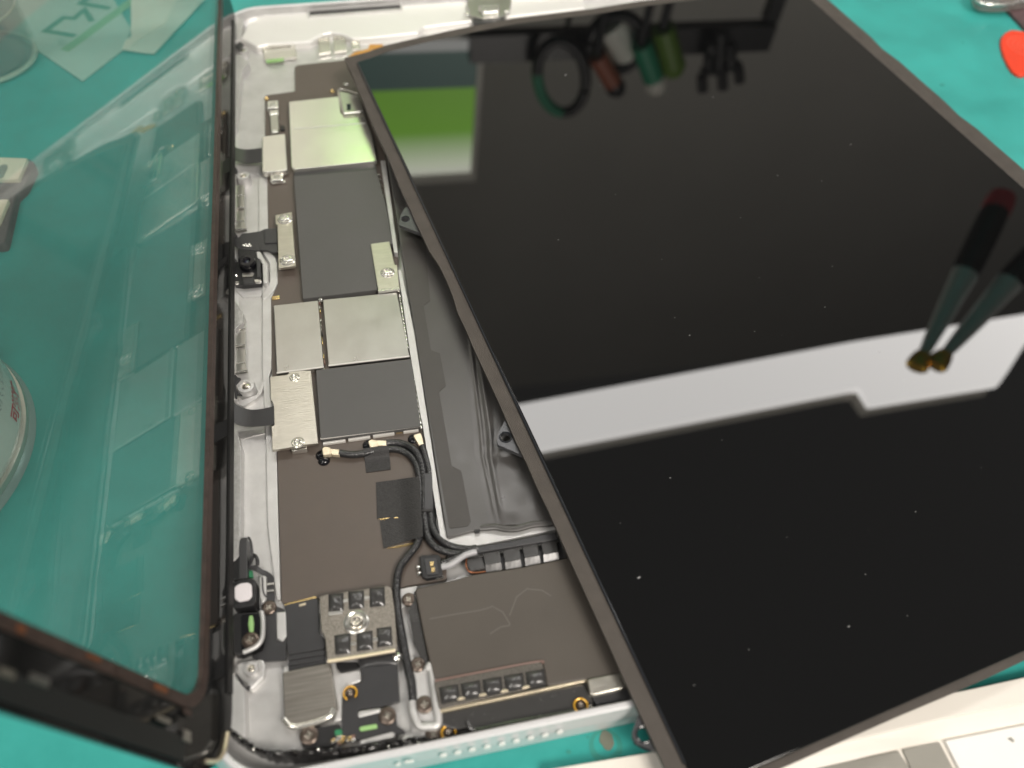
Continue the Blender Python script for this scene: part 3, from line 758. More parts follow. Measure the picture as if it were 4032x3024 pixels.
prism('cable_sleeve', P('c7', [(135, 785), (232, 780), (232, 798), (138, 802)], 4.5), 4.5, 1.2, 'cloth', H, r=0.1, bev=0.2)
def tapez(z0, pts, hump):
    return prism('cloth_tape', pts, z0, 0.25, 'cloth', H, r=0.25, bev=0.06)
t1 = P('c4', [(1395, 1062), (1612, 1010), (1636, 1195), (1600, 1222), (1445, 1240), (1413, 1212)], 4.2)
def grid_tape(c, quad, z0, z1, n=10, seed=1):
    """tape that climbs from the board over a cable"""
    a, b, cc, d = quad; V = []; F = []; rnd = random.Random(seed)
    for i in range(n + 1):
        for j in range(n + 1):
            u, v = i / n, j / n
            x = a[0] * (1 - u) * (1 - v) + b[0] * u * (1 - v) + cc[0] * u * v + d[0] * (1 - u) * v
            y = a[1] * (1 - u) * (1 - v) + b[1] * u * (1 - v) + cc[1] * u * v + d[1] * (1 - u) * v
            k = max(0, (u - .45) / .55); z = z0 + (z1 - z0) * (k * k * (3 - 2 * k)) + rnd.uniform(-.04, .04)
            px, py = P1(c, x, y, z)
            V.append((px, py, z))
    for i in range(n):
        for j in range(n):
            F.append((i * (n + 1) + j, (i + 1) * (n + 1) + j, (i + 1) * (n + 1) + j + 1, i * (n + 1) + j + 1))
    m = len(V)
    V += [(x, y, z - .15) for x, y, z in V]
    F += [tuple(m + q for q in reversed(f)) for f in F]
    rim = [i * (n + 1) for i in range(n + 1)] + [n * (n + 1) + j for j in range(1, n + 1)] + [i * (n + 1) + n for i in range(n - 1, -1, -1)] + [j for j in range(n - 1, 0, -1)]
    for k in range(len(rim)):
        p, q = rim[k], rim[(k + 1) % len(rim)]
        F.append((p, q, q + m, p + m))
    return mesh('cloth_tape', V, F, 'cloth', H, angle=60)
grid_tape('c4', [(1418, 1238), (1395, 1045), (1612, 1005), (1632, 1215)][0:1] + [(1400, 1030), (1612, 1000), (1632, 1215)], 2.75, 2.75)
# (re-laid below so that it climbs towards the cable)
bpy.data.objects.remove(bpy.data.objects['cloth_tape'])
grid_tape('c4', [(1420, 1240), (1395, 1030), (1614, 1005), (1634, 1212)], 2.8, 4.35)
grid_tape('c4', [(1505, 1325), (1880, 1275), (1905, 1600), (1515, 1640)], 2.8, 4.4, seed=3)
grid_tape('c5', [(1538, 115), (1895, 0), (1915, 245), (1570, 350)], 2.8, 4.5, seed=5)
prism('gilt_strip', P('c5', [(1600, 352), (1850, 295), (1850, 312), (1700, 345)], 2.75), 2.8, 0.2, 'gold', H, r=0, bev=0.03)
prism('gilt_strip', P('c4', [(1530, 1642), (1780, 1622), (1770, 1632), (1560, 1652)], 2.75), 2.8, 0.2, 'gold', H, r=0, bev=0.03)
# battery lead connector
cn = prism('lead_connector', P('c5', [(1882, 430), (1905, 412), (2045, 402), (2068, 425), (2088, 590), (1945, 615), (1905, 592)], 3.8), 3.8, 1.3, 'black', H, r=0.3, bev=0.2)
prism('connector_lid', P('c5', [(1925, 440), (2030, 432), (2050, 575), (1948, 585)], 4.05), 4.05, 0.4, 'flex', cn, r=0.15, bev=0.1)
for x, y in ((1990, 487), (2000, 538)):
    prism('contact', P('c5', [(x - 16, y - 20), (x + 16, y - 22), (x + 18, y + 18), (x - 14, y + 20)], 4.3), 4.3, 0.4, 'gold', cn, r=0.1, bev=0.12)
for x, y in ((1872, 520), (1880, 572), (2075, 598), (2040, 606), (2060, 470)):
    px, py = P1('c5', x, y, 3.0)
    lathe('solder_ball', (px, py, 2.6), [(.4, 0), (.5, .3), (.3, .65), (.02, .7)], 'bright', cn, n=12)
tube('lead_wire', cpath([('c7', [(305, 1255, 3.4), (390, 1228, 3.5), (460, 1190, 3.8), (540, 1145, 4.2), (620, 1125, 4.2)])]), 0.62, 'cable', H)
tube('lead_wire', cpath([('c7', [(305, 1290, 3.4), (385, 1270, 3.5), (450, 1225, 3.8), (520, 1180, 4.2), (610, 1155, 4.2)])]), 0.62, 'grey_wire', H, label='light grey lead wire')

# --- rib between board and battery
prism('rib', P('c3', [(1545, -40), (1588, -40), (1697, 765), (1662, 760)], 4.2), 4.2, 2.8, 'alu', H, r=0.15, bev=0.15)
rb = P('c3', [(1697, 910), (1724, 912)], 4.2) + P('c4', [(1836, 0), (2090, 1655)], 4.2) + P('c7', [(352, 1032), (600, 975), (1000, 960), (1290, 925), (1310, 960), (700, 1085), (520, 1112), (340, 1082), (300, 1050), (135, 0)], 4.2) + P('c4', [(1905, 800), (1800, 180)], 4.2)
prism('rib', rb, 4.2, 2.8, 'alu', H, r=0.3, bev=0.15)

# --- battery
ba = P('c3', [(1600, -80), (2300, -80), (2300, 1659)], 4.9) + P('c7', [(1400, 870), (1270, 888), (960, 915), (770, 930), (600, 968), (350, 1030)], 4.9) + P('c4', [(2095, 1640), (1845, 30)], 4.9) + P('c3', [(1730, 780)], 4.9)
BT = prism('battery', ba, 4.9, 3.2, 'battery', H, r=0.4, bev=0.5, segb=3)
bf = P('c3', [(1690, 330), (1930, 640), (1978, 1180), (1920, 1222), (1985, 1610)], 5.02) + P('c4', [(2000, 180), (2062, 200), (2115, 485), (2055, 535), (2165, 1185), (2205, 1212)], 5.02) + P('c7', [(390, 405), (480, 450), (562, 890), (535, 932), (375, 952), (205, 0)], 5.02) + P('c4', [(1860, 30)], 5.02) + P('c3', [(1745, 780)], 5.02)
prism('label_film', bf, 5.02, 0.14, 'battery_film', BT, r=0.5, bev=0.06)
def wrap_sheet():
    key = [(-1250, 455), (-700, 555), (-300, 600), (100, 650), (330, 665), (560, 715), (820, 768), (930, 785)]
    def ax(y):
        for (y0, x0), (y1, x1) in zip(key, key[1:]):
            if y <= y1: return x0 + (x1 - x0) * (y - y0) / (y1 - y0)
        return key[-1][1]
    rnd = random.Random(8); nu, nv = 56, 84; V = []
    ph = [rnd.uniform(0, 6) for _ in range(4)]
    for j in range(nv + 1):
        y = -1250 + 2170 * j / nv; x0 = ax(y)
        for i in range(nu + 1):
            d = -70 + 760 * (i / nu) ** 1.5
            b = 66 + 10 * math.sin(y * .004 + ph[0])
            z = 0.30 * math.exp(-(d / 13) ** 2) + 0.55 * math.exp(-((d - b) / 24) ** 2) - 0.16 * math.exp(-((d - b * .48) / 14) ** 2)
            z += 0.16 * math.exp(-((d - 190) / 60) ** 2) * (0.6 + 0.4 * math.sin(y * .006 + ph[1]))
            z += 0.25 * math.exp(-((d - 25) / 40) ** 2 - ((y - 250) / 45) ** 2) + 0.38 * math.exp(-((d - 130) / 70) ** 2 - ((y - 825) / 60) ** 2)
            z += 0.05 * math.sin(d * .035 + y * .009 + ph[2]) + 0.03 * math.sin(y * .03 + d * .012 + ph[3])
            e = min(1, max(0, (d + 70) / 50), 1) * min(1, (nv - j) / 6)
            zz = 4.96 + 0.62 * z * e
            px, py = P1('c7', x0 + d, y, 4.95)
            V.append((px, py, zz))
    F = [(j * (nu + 1) + i, j * (nu + 1) + i + 1, (j + 1) * (nu + 1) + i + 1, (j + 1) * (nu + 1) + i) for j in range(nv) for i in range(nu)]
    return mesh('pouch_wrap', V, F, 'battery_wrap', BT, angle=70, flat_ngons=False)
wrap_sheet()
tube('pouch_seam', cpath([('c7', [(360, 1020, 4.2), (480, 985, 4.2), (600, 955, 4.3), (700, 945, 4.6), (780, 940, 4.9), (860, 955, 4.9), (960, 955, 4.8), (1100, 920, 4.8), (1270, 905, 4.8)])]), 0.75, 'battery', BT, n=10, flat=0.7)
prism('seam_gap', P('c7', [(590, 965), (640, 955), (640, 985), (600, 990)], 5.0), 5.0, 0.5, 'black', BT, r=0, bev=0.05)

# --- ribbon cables on the left
def uribbon(cA, A, cB, B_, zs, name='ribbon_cable'):
    pa = [(*P1(cA, x, y, z), z) for (x, y), z in zip(A, zs)]
    pb = [(*P1(cB, x, y, z), z) for (x, y), z in zip(B_, zs)]
    return ribbon(name, pa, pb, 0.14, 'flex', H)
uribbon('c2', [(232, 1240), (290, 1285), (370, 1300), (440, 1296), (510, 1288)], 'c2', [(225, 1330), (270, 1390), (360, 1420), (440, 1418), (510, 1408)], (5.2, 4.6, 4.0, 4.2, 4.6))
uribbon('e4', [(60, 950), (150, 1060), (260, 1150), (400, 1200), (560, 1195), (722, 1158)], 'e4', [(75, 1230), (150, 1300), (240, 1390), (390, 1422), (560, 1415), (728, 1395)], (5.6, 5.0, 4.4, 4.2, 4.5, 4.9))
# front camera and its flex
prism('camera_flex', P('e5', [(300, 640), (420, 640), (460, 580), (600, 565), (760, 540), (830, 505), (900, 495), (1035, 490), (1050, 730), (1055, 880), (960, 885), (860, 850), (700, 860), (420, 830), (330, 760)], 3.3), 3.3, 0.3, 'flex', H, r=0.6, bev=0.06)
prism('camera_flex', P('e5', [(830, 505), (1040, 490), (1048, 725), (840, 740)], 3.9), 3.9, 0.5, 'flex', H, r=0.2, bev=0.1)
prism('camera_flex', P('e5', [(750, 745), (1045, 735), (1055, 880), (960, 882), (880, 850), (760, 850)], 3.6), 3.6, 0.5, 'flex', H, r=0.2, bev=0.1)
for k in range(7):
    x, y = P1('e5', 490 + 20 * k, 770 + 14 * math.sin(k * 2.3), 3.5)
    lathe('solder_ball', (x, y, 3.3), [(.3, 0), (.38, .2), (.2, .45), (.02, .5)], 'bright', H, n=10)
CM = prism('front_camera', P('e5', [(400, 830), (690, 865), (720, 960), (770, 1010), (785, 1290), (800, 1385), (480, 1415), (350, 1400), (300, 1180), (310, 1090), (400, 1030)], 3.4), 3.4, 1.6, 'black', H, r=0.3, bev=0.15)
px, py = P1('e5', 540, 1010, 5.6); qx, qy = P1('e5', 680, 1010, 5.6); r = qx - px
lathe('lens_barrel', (px, py, 3.0), [(r * .95, 0), (r, 1.0), (r, 2.2), (r * .94, 2.55), (r * .5, 2.6), (r * .42, 2.3), (r * .3, 2.1), (r * .28, 2.0)], 'glass_edge_black', CM, n=36)
lathe('lens', (px, py, 4.95), [(r * .3, 0), (r * .26, .14), (r * .12, .22), (.02, .24)], 'lens', CM, n=24)
prism('module_plate', P('e5', [(470, 1225), (670, 1215), (640, 1280), (475, 1290)], 3.8), 3.8, 0.5, 'nickel', CM, r=0.1, bev=0.08)
prism('module_plate', P('e5', [(480, 1310), (660, 1300), (690, 1390), (500, 1405)], 3.6), 3.6, 0.4, 'flex', CM, r=0.1, bev=0.08)
prism('module_plate', P('e5', [(650, 1330), (770, 1315), (790, 1350), (770, 1375), (680, 1375)], 3.8), 3.8, 0.5, 'bright', CM, r=0.25, bev=0.15)
prism('module_plate', P('e5', [(355, 1360), (415, 1355), (415, 1390), (360, 1395)], 3.7), 3.7, 0.5, 'bright', CM, r=0.1, bev=0.1)
px, py = P1('e5', 375, 1265, 3.6)
lathe('module_pin', (px, py, 3.4), [(.4, 0), (.4, .3), (.1, .6)], 'bright', CM, n=12)
prism('module_foam', P('e5', [(705, 1000), (765, 1010), (775, 1280), (710, 1285)], 4.4), 4.4, 1.0, 'flex', CM, r=0.2, bev=0.2)
prism('camera_wall', P('e5', [(800, 1075), (885, 1065), (893, 1375), (870, 1395), (815, 1385)], 4.0), 4.0, 2.6, 'alu', H, r=0.5, bev=0.3)
prism('camera_wall', P('e5', [(700, 870), (765, 870), (850, 1030), (885, 1070), (800, 1080), (760, 1000), (715, 970)], 3.6), 3.6, 2.2, 'alu', H, r=0.5, bev=0.3)
prism('camera_wall', P('e5', [(780, 850), (930, 880), (1020, 980), (1050, 1080), (1050, 1380), (1000, 1500), (930, 1570), (800, 1680), (790, 1560), (870, 1450), (920, 1370), (915, 1060), (850, 950)], 2.7), 2.7, 1.4, 'alu', H, r=0.8, bev=0.4, segb=3)
prism('camera_wall', P('e5', [(350, 1440), (800, 1410), (830, 1450), (780, 1600), (480, 1620), (380, 1520)], 1.9), 1.9, 0.6, 'alu', H, r=0.5, bev=0.2)

# --- lower left module with the white window
prism('button_module', P('e6', [(318, 260), (425, 225), (440, 160), (555, 140), (560, 820), (420, 835), (320, 850)], 4.4), 4.4, 3.0, 'black', H, r=0.3, bev=0.25)
prism('module_cover', P('e6', [(430, 180), (550, 150), (556, 815), (415, 830), (415, 300)], 4.75), 4.75, 0.5, 'flex', H, r=0.2, bev=0.15)
uribbon('e6', [(555, 140), (600, 150), (640, 260), (650, 430), (620, 560), (575, 640)], 'e6', [(560, 170), (585, 200), (600, 300), (600, 430), (590, 540), (560, 620)], (4.8, 5.2, 5.2, 4.6, 4.0, 3.4))
uribbon('e6', [(570, 620), (700, 605), (800, 670), (900, 715), (985, 790), (990, 880)], 'e6', [(560, 655), (700, 705), (790, 760), (870, 800), (880, 850), (880, 890)], (3.4, 3.6, 3.4, 3.0, 2.8, 2.6))
tube('ribbon_loop', [(*P1('e6', x, y, z), z) for x, y, z in ((600, 590, 3.2), (640, 470, 3.6), (680, 450, 3.8), (720, 520, 3.6), (720, 610, 3.2))], 0.35, 'flex', H, n=8, flat=1.6)
WM = prism('sensor_frame', P('e6', [(300, 880), (420, 835), (640, 810), (690, 840), (695, 1200), (660, 1260), (420, 1310), (330, 1300), (300, 1230)], 4.8), 4.8, 3.2, 'black', H, r=0.9, bev=0.3)
prism('sensor_window', P('e6', [(342, 950), (440, 895), (560, 880), (622, 915), (632, 1110), (570, 1170), (420, 1200), (345, 1150)], 5.1), 5.1, 0.5, 'white_part', WM, r=0.7, bev=0.2, label='pale pinkish white square window')
prism('circuit_strip', P('e6', [(565, 690), (640, 690), (650, 800), (570, 805)], 3.0), 3.0, 0.5, 'green_board', H, r=0.1, bev=0.05)
prism('white_wall', P('e6', [(750, 790), (860, 760), (865, 1120), (860, 1160), (790, 1240), (755, 1100)], 3.2), 3.2, 1.8, 'alu', H, r=0.5, bev=0.3)
tube('wall_groove', [(*P1('e6', x, y, 3.3), 3.3) for x, y in ((800, 800), (810, 1000), (840, 1090), (870, 1120))], 0.15, 'flex', H, n=8)
prism('lower_module', P('c5', [(258, 915), (420, 905), (500, 900), (528, 940), (520, 1150), (480, 1210), (330, 1275), (262, 1275)], 3.9), 3.9, 2.4, 'black', H, r=0.7, bev=0.25)
prism('module_tray', P('c5', [(325, 930), (490, 915), (490, 1130), (450, 1190), (330, 1240)], 4.15), 4.15, 0.5, 'glass_edge_black', H, r=0.5, bev=0.15)
prism('light_pipe', P('c5', [(398, 935), (430, 932), (440, 1000), (435, 1080), (400, 1082), (390, 1010)], 4.5), 4.5, 0.5, 'green_led', H, r=0.5, bev=0.2, label='pale green oval light pipe')
px, py = P1('c5', 412, 1150, 4.3); screw(px, py, 4.15, 1.75, H)
tube('module_rim', [(*P1('c5', x, y, 4.2), 4.2) for x, y in ((508, 905), (520, 980), (516, 1120), (480, 1190), (420, 1230), (350, 1258))], 0.45, 'alu', H, n=10)
# black flex running right of the module
fx = P('c5', [(505, 850), (545, 810), (548, 655), (612, 650), (622, 850), (700, 880), (720, 900), (640, 905), (635, 1150), (685, 1170), (725, 1110), (720, 1325), (545, 1335), (400, 1300), (520, 1240), (545, 1100), (535, 930)], 2.7)
prism('flex_board', fx, 2.7, 0.6, 'flex', H, r=0.5, bev=0.1)
prism('white_wall', P('c5', [(635, 908), (718, 900), (728, 1110), (690, 1165), (640, 1135)], 3.0), 3.0, 1.4, 'alu', H, r=0.3, bev=0.2)
px, py = P1('c5', 572, 862, 3.2); screw(px, py, 2.75, 1.55, H, a=0.8)
prism('flex_clip', P('c5', [(545, 655), (612, 648), (614, 665), (548, 672)], 3.2), 3.2, 0.5, 'nickel', H, r=0.1, bev=0.1)
prism('flex_clip', P('c5', [(550, 715), (614, 708), (616, 722), (552, 730)], 3.2), 3.2, 0.5, 'nickel', H, r=0.1, bev=0.1)
# charcoal flex square with grooves
fq = prism('flex_board', P('c5', [(700, 850), (975, 785), (1000, 800), (1010, 1095), (1060, 1135), (1060, 1225), (740, 1280), (725, 1170), (720, 900)], 3.0), 3.0, 0.7, 'flex', H, r=0.5, bev=0.1)
for y0, y1, dz in ((1285, 1232, 0), (1335, 1280, -.2), (1385, 1325, -.4)):
    prism('flex_fold', P('c5', [(740, y0), (1062, y1), (1066, y1 + 42), (738, y0 + 42)], 2.9 + dz), 2.9 + dz, 0.6, 'flex', H, r=0.2, bev=0.18)
prism('gilt_strip', P('c5', [(705, 838), (975, 768), (990, 778), (985, 790), (712, 852)], 2.7), 2.75, 0.3, 'gold', H, r=0.1, bev=0.05)
px, py = P1('c5', 865, 843, 3.1)
prism('chip_component', [(px - .6, py - .25), (px + .6, py - .15), (px + .6, py + .25), (px - .6, py + .15)], 3.2, 0.3, 'cream_metal', H, r=0, bev=0.05)
# perforated bracket with six film cells and a screw
PB = prism('perforated_bracket', P('c5', [(1010, 768), (1085, 752), (1600, 675), (1640, 695), (1668, 900), (1692, 1228), (1668, 1252), (1082, 1345), (1060, 1130), (1048, 1100), (1028, 1082)], 4.6), 4.6, 0.8, 'perf', H, r=0.6, bev=0.15)
cells = [[(1090, 752), (1222, 738), (1222, 900), (1092, 900)], [(1262, 728), (1400, 715), (1402, 870), (1268, 885)], [(1448, 700), (1580, 685), (1585, 850), (1450, 865)],
         [(1140, 1110), (1285, 1085), (1285, 1265), (1150, 1280)], [(1335, 1085), (1475, 1065), (1480, 1230), (1338, 1250)], [(1510, 1045), (1640, 1030), (1650, 1195), (1515, 1215)]]
for k, q in enumerate(cells):
    pillow('film_cell', P('c5', q, 4.7), 4.8, 0.55, 'gloss_film', PB, seed=k, rough=0.3)
for x, y in ((1240, 810), (1425, 785), (1308, 1185), (1497, 1148)):
    q = P('c5', [(x - 22, y - 14), (x + 22, y - 18), (x + 22, y + 12), (x - 22, y + 16)], 4.9)
    prism('cell_bridge', q, 4.95, 0.4, 'nickel', PB, r=0.1, bev=0.1)
prism('bracket_lip', P('c5', [(1090, 905), (1210, 895), (1212, 925), (1092, 935)], 4.9), 4.9, 0.35, 'nickel', PB, r=0.1, bev=0.12)
q = P('c5', [(1085, 1335), (1380, 1290), (1670, 1240)], 4.5)
tube('bracket_edge', [(*a, 4.45) for a in q], 0.35, 'cream_metal', PB, n=8)
px, py = P1('c5', 1333, 990, 4.8)
lathe('washer', (px, py, 4.5), [(2.3, 0), (2.25, .25), (1.9, .4), (1.6, .2)], 'nickel', PB, n=30)
lathe('screw', (px, py, 4.6), [(1.35, 0), (1.3, .45), (.95, .6), (.5, .5), (.02, .35)], 'screw', PB, n=26)
px, py = P1('c5', 1690, 1292, 3.5)
lathe('solder_ball', (px, py, 2.4), [(.7, 0), (.95, .5), (.7, 1.1), (.05, 1.35)], 'bright', H, n=18)
# brushed plate
BPl = prism('brushed_plate', P('c6', [(690, 825), (1105, 742), (1165, 1140), (1110, 1215), (800, 1290), (705, 1225)], 3.6), 3.6, 1.5, 'brushed', H, r=0.4, bev=0.2)
prism('plate_band', P('c6', [(700, 780), (735, 770), (740, 830), (700, 835)], 3.4), 3.4, 1.2, 'alu', H, r=0.5, bev=0.2)
q = P('c6', [(708, 1235), (800, 1300), (1075, 1225), (1140, 1145)], 3.2)
tube('plate_lip', [(*a, 3.2) for a in q], 0.6, 'nickel_bright', BPl, n=10)
# white floor fittings
prism('white_wall', P('c6', [(1110, 735), (1150, 730), (1165, 800), (1190, 830), (1370, 798), (1382, 900), (1290, 935), (1215, 1000), (1210, 1240), (1130, 1265), (1170, 1140), (1130, 900)], 2.4), 2.4, 1.2, 'alu', H, r=0.5, bev=0.25)
prism('black_gap', P('c6', [(1155, 740), (1340, 735), (1370, 790), (1200, 825), (1165, 790)], 1.8), 1.8, 0.5, 'black', H, r=0.5, bev=0.1)
# black flex with a ringed screw
lf = P('c6', [(1350, 700), (1375, 680), (1685, 645), (1712, 1085), (1560, 1120), (1345, 1150), (1350, 1222), (1545, 1170), (1600, 1120), (1670, 1150), (1690, 1290), (1785, 1350), (1350, 1405), (1205, 1385), (1215, 1040), (1300, 950), (1385, 915), (1378, 800)], 2.9)
prism('flex_board', lf, 2.9, 0.7, 'flex', H, r=0.5, bev=0.1)
pillow('flex_crease', P('c6', [(1350, 690), (1690, 655), (1695, 760), (1365, 800)], 2.85), 2.95, 0.5, 'flex', H, seed=11, rough=0.15)
def ring_screw(c, x, y, rpx, z, gap=True):
    px, py = P1(c, x, y, z); qx, _ = P1(c, x + rpx, y, z); r = qx - px
    seg = []
    for k in range(41):
        a = math.radians(-50 + 290 * k / 40) if gap else 2 * math.pi * k / 40
        seg.append((px + r * .85 * math.cos(a), py + r * .85 * math.sin(a), z))
    tube('amber_ring', seg, r * .12, 'amber', H, n=8, sub=1)
    screw(px, py, z - .1, r * .62, H, a=0.5)
ring_screw('c6', 1280, 1005, 68, 3.4)
px, py = P1('c6', 1605, 1203, 3.2); screw(px, py, 2.95, 1.75, H, a=0.2)
prism('white_wall', P('c6', [(1362, 1420), (1640, 1345), (1668, 1352), (1665, 1390), (1370, 1450)], 3.6), 3.6, 2.2, 'alu', H, r=0.4, bev=0.35)
prism('white_wall', P('c6', [(1345, 1165), (1545, 1135), (1545, 1172), (1350, 1222)], 3.1), 3.1, 1.6, 'alu', H, r=0.4, bev=0.3)
prism('end_post', P('c6', [(1730, 1385), (1800, 1375), (1812, 1500), (1745, 1525)], 4.6), 4.6, 3.2, 'alu', H, r=0.4, bev=0.35)
mb = prism('microphone_board', P('c6', [(850, 1375), (895, 1325), (1190, 1268), (1212, 1395), (1130, 1440), (1110, 1475), (855, 1480)], 2.9), 2.9, 0.9, 'black', H, r=0.7, bev=0.12)
px, py = P1('c6', 920, 1375, 3.1); screw(px, py, 2.95, 1.8, H, a=0.1)
for q, mt in (([(1142, 1325), (1205, 1318), (1212, 1370), (1148, 1378)], 'green_board'), ([(1358, 1300), (1510, 1272), (1520, 1310), (1365, 1338)], 'green_led')):
    prism('solder_mask_window', P('c6', q, 3.3), 3.3, 0.5, mt, H, r=0.3, bev=0.12)
rnd = random.Random(4)
for k in range(16):
    x, y = P1('c6', 1130 + 210 * rnd.random(), 1385 + 70 * rnd.random(), 3.2)
    s = rnd.uniform(.25, .5)
    prism('chip_component', [(x - s, y - s * .7), (x + s, y - s * .7), (x + s, y + s * .7), (x - s, y + s * .7)], 3.2 + .5 * rnd.random(), 0.8, rnd.choice(['gold', 'black', 'coffee', 'bright', 'nickel']), H, r=0, bev=0.08)
# --- middle right: contact row, taupe cover, near brackets
prism('flat_cable', P('c7', [(598, 1112), (900, 1062), (1290, 985), (1330, 1045), (900, 1118), (605, 1168)], 4.6), 4.6, 0.6, 'flex', H, r=0.3, bev=0.2)
prism('contact_block', P('c7', [(520, 1225), (665, 1195), (1400, 1055), (1480, 1180), (1300, 1235), (700, 1335), (600, 1345), (545, 1330)], 3.0), 3.0, 1.2, 'black', H, r=0.3, bev=0.1)
prism('contact_end', P('c7', [(525, 1220), (660, 1195), (690, 1300), (560, 1325), (535, 1290)], 3.5), 3.5, 0.6, 'gloss_film', H, r=0.3, bev=0.15)
tube('copper_edge', [(*P1('c7', x, y, 3.2), 3.2) for x, y in ((525, 1215), (520, 1280), (545, 1325), (600, 1338), (690, 1328))], 0.16, 'copper_glint', H, n=8)
for k, q in enumerate(([(668, 1172), (808, 1145), (835, 1310), (697, 1330)], [(840, 1140), (978, 1115), (1005, 1285), (870, 1310)], [(1010, 1105), (1140, 1085), (1172, 1250), (1042, 1272)], [(1175, 1080), (1308, 1060), (1335, 1215), (1202, 1240)], [(1340, 1060), (1400, 1045), (1480, 1185), (1375, 1200)])):
    a = P('c7', q, 4.0)
    m_ = [(a[0][0] * .35 + a[3][0] * .65, a[0][1] * .35 + a[3][1] * .65), (a[1][0] * .35 + a[2][0] * .65, a[1][1] * .35 + a[2][1] * .65)]
    prism('battery_terminal', [a[0], a[1], m_[1], m_[0]], 4.1, 0.8, 'gloss_film', H, r=0.15, bev=0.2)
    V = [(*m_[0], 4.05), (*m_[1], 4.05), (a[2][0], a[2][1], 3.3), (a[3][0], a[3][1], 3.3), (*m_[0], 3.0), (*m_[1], 3.0), (a[2][0], a[2][1], 2.9), (a[3][0], a[3][1], 2.9)]
    mesh('terminal_face', V, [(0, 1, 2, 3), (7, 6, 5, 4), (0, 4, 5, 1), (1, 5, 6, 2), (2, 6, 7, 3), (3, 7, 4, 0)], 'gloss_film', H, smooth=False)
tp = P('c7', [(105, 1470), (330, 1420), (600, 1350), (1000, 1290), (1500, 1190), (2000, 1659)], 4.4) + P('c8', [(2050, 790), (1930, 818), (1580, 885), (1225, 945), (1190, 760), (1150, 730), (240, 893), (215, 790), (150, 500), (75, 110)], 4.4)
prism('cover_plate', tp, 4.4, 2.2, 'taupe', H, r=0.5, bev=0.3, segb=3)
for k, pts in enumerate(([(200, 360), (420, 320), (640, 285), (760, 250)], [(740, 245), (840, 300), (905, 410)], [(905, 415), (820, 430), (730, 490)], [(900, 330), (960, 170), (1060, 90)], [(1060, 100), (1180, 110), (1260, 160)])):
    stroke('scuff', 'c8', pts, 11, 4.43, 'scuff', H)
prism('side_strip', P('c8', [(20, 300), (72, 120), (150, 505), (200, 770), (160, 740), (130, 700), (60, 560), (40, 420)], 3.4), 3.4, 1.0, 'gloss_film', H, r=0.3, bev=0.2)
CB = prism('perforated_bracket', P('c8', [(240, 905), (1150, 732), (1182, 742), (1200, 800), (1225, 930), (320, 1140), (285, 1125)], 4.7), 4.7, 0.5, 'perf_dark', H, r=0.3, bev=0.1)
for k in range(5):
    x = 290 + 188 * k; y = 955 - 33 * k
    pillow('film_cell', P('c8', [(x - 8, y), (x + 162, y - 30), (x + 180, y + 112), (x + 14, y + 148)], 4.8), 4.88, 0.75, 'gloss_film', CB, seed=20 + k, rough=0.08)
    if k < 4:
        q = P('c8', [(x + 150, y + 92), (x + 222, y + 80), (x + 225, y + 100), (x + 155, y + 112)], 5.0)
        prism('cell_bridge', q, 5.0, 0.4, 'cream_metal', CB, r=0.1, bev=0.1)
tube('bracket_edge', [(*a, 4.75) for a in P('c8', [(245, 900), (700, 812), (1150, 730), (1185, 748)], 4.75)], 0.18, 'coffee', CB, n=8)
prism('pale_bar', P('c8', [(290, 1150), (1320, 935), (1570, 885), (1575, 900), (1325, 955), (300, 1172)], 4.2), 4.2, 1.0, 'cream_metal', H, r=0.1, bev=0.15)
sp = P('c8', [(290, 1180), (900, 1050), (1330, 960), (1540, 925), (1600, 1000), (1640, 1110), (1420, 1180), (1000, 1240), (600, 1325), (540, 1310), (430, 1330), (300, 1290)], 3.8)
prism('speaker', sp, 3.8, 2.0, 'gloss_film', H, r=0.6, bev=0.3, segb=3)
tube('speaker_rim', [(*P1('c8', x, y, 3.9), 3.9) for x, y in ((530, 1260), (560, 1310), (640, 1325), (900, 1270), (1200, 1215), (1420, 1175), (1480, 1160))], 0.4, 'gloss_film', H, n=8)
prism('metal_block', P('c8', [(1580, 888), (1930, 818), (1985, 940), (1625, 1025), (1600, 1005)], 5.3), 5.3, 2.0, 'bracket', H, r=0.3, bev=0.25)
prism('side_module', P('c8', [(1610, 1035), (2000, 945), (2080, 1040), (1660, 1110)], 4.2), 4.2, 1.6, 'flex', H, r=0.4, bev=0.2)
ring_screw('c8', 1520, 1115, 70, 4.3)
prism('screw_tab', P('c8', [(1430, 1180), (1530, 1165), (1590, 1110), (1625, 1125), (1590, 1165), (1440, 1200)], 4.0), 4.0, 0.8, 'nickel_bright', H, r=0.3, bev=0.2)
# white strip with screws and a bent tube
ws = P('c8', [(10, 560), (22, 540), (55, 690), (130, 780), (195, 790), (240, 850), (290, 1270), (296, 1390), (120, 1430), (60, 1380), (40, 1180), (45, 1060), (20, 900)], 3.0)
prism('white_bracket', ws, 3.0, 1.4, 'alu', H, r=0.5, bev=0.2)
prism('white_bracket', P('c5', [(1710, 705), (1870, 678), (1850, 720), (1800, 790), (1745, 860), (1725, 885)], 2.9), 2.9, 1.2, 'alu', H, r=0.3, bev=0.2)
tube('bent_tube', [(*P1('c8', x, y, 3.6), 3.6) for x, y in ((180, 820), (195, 780), (215, 790), (250, 1050), (278, 1270), (180, 1300), (110, 1290), (60, 1180), (45, 1080))], 0.75, 'alu', H, n=12)
for c, x, y, r in (('c8', 100, 757, 1.55), ('c8', 158, 1105, 1.75), ('c8', 238, 1370, 1.7), ('c5', 1790, 795, 1.5)):
    px, py = P1(c, x, y, 3.3); screw(px, py, 3.05, r, H, a=x * .01)
ring_screw('c8', 368, 1352, 72, 3.6)

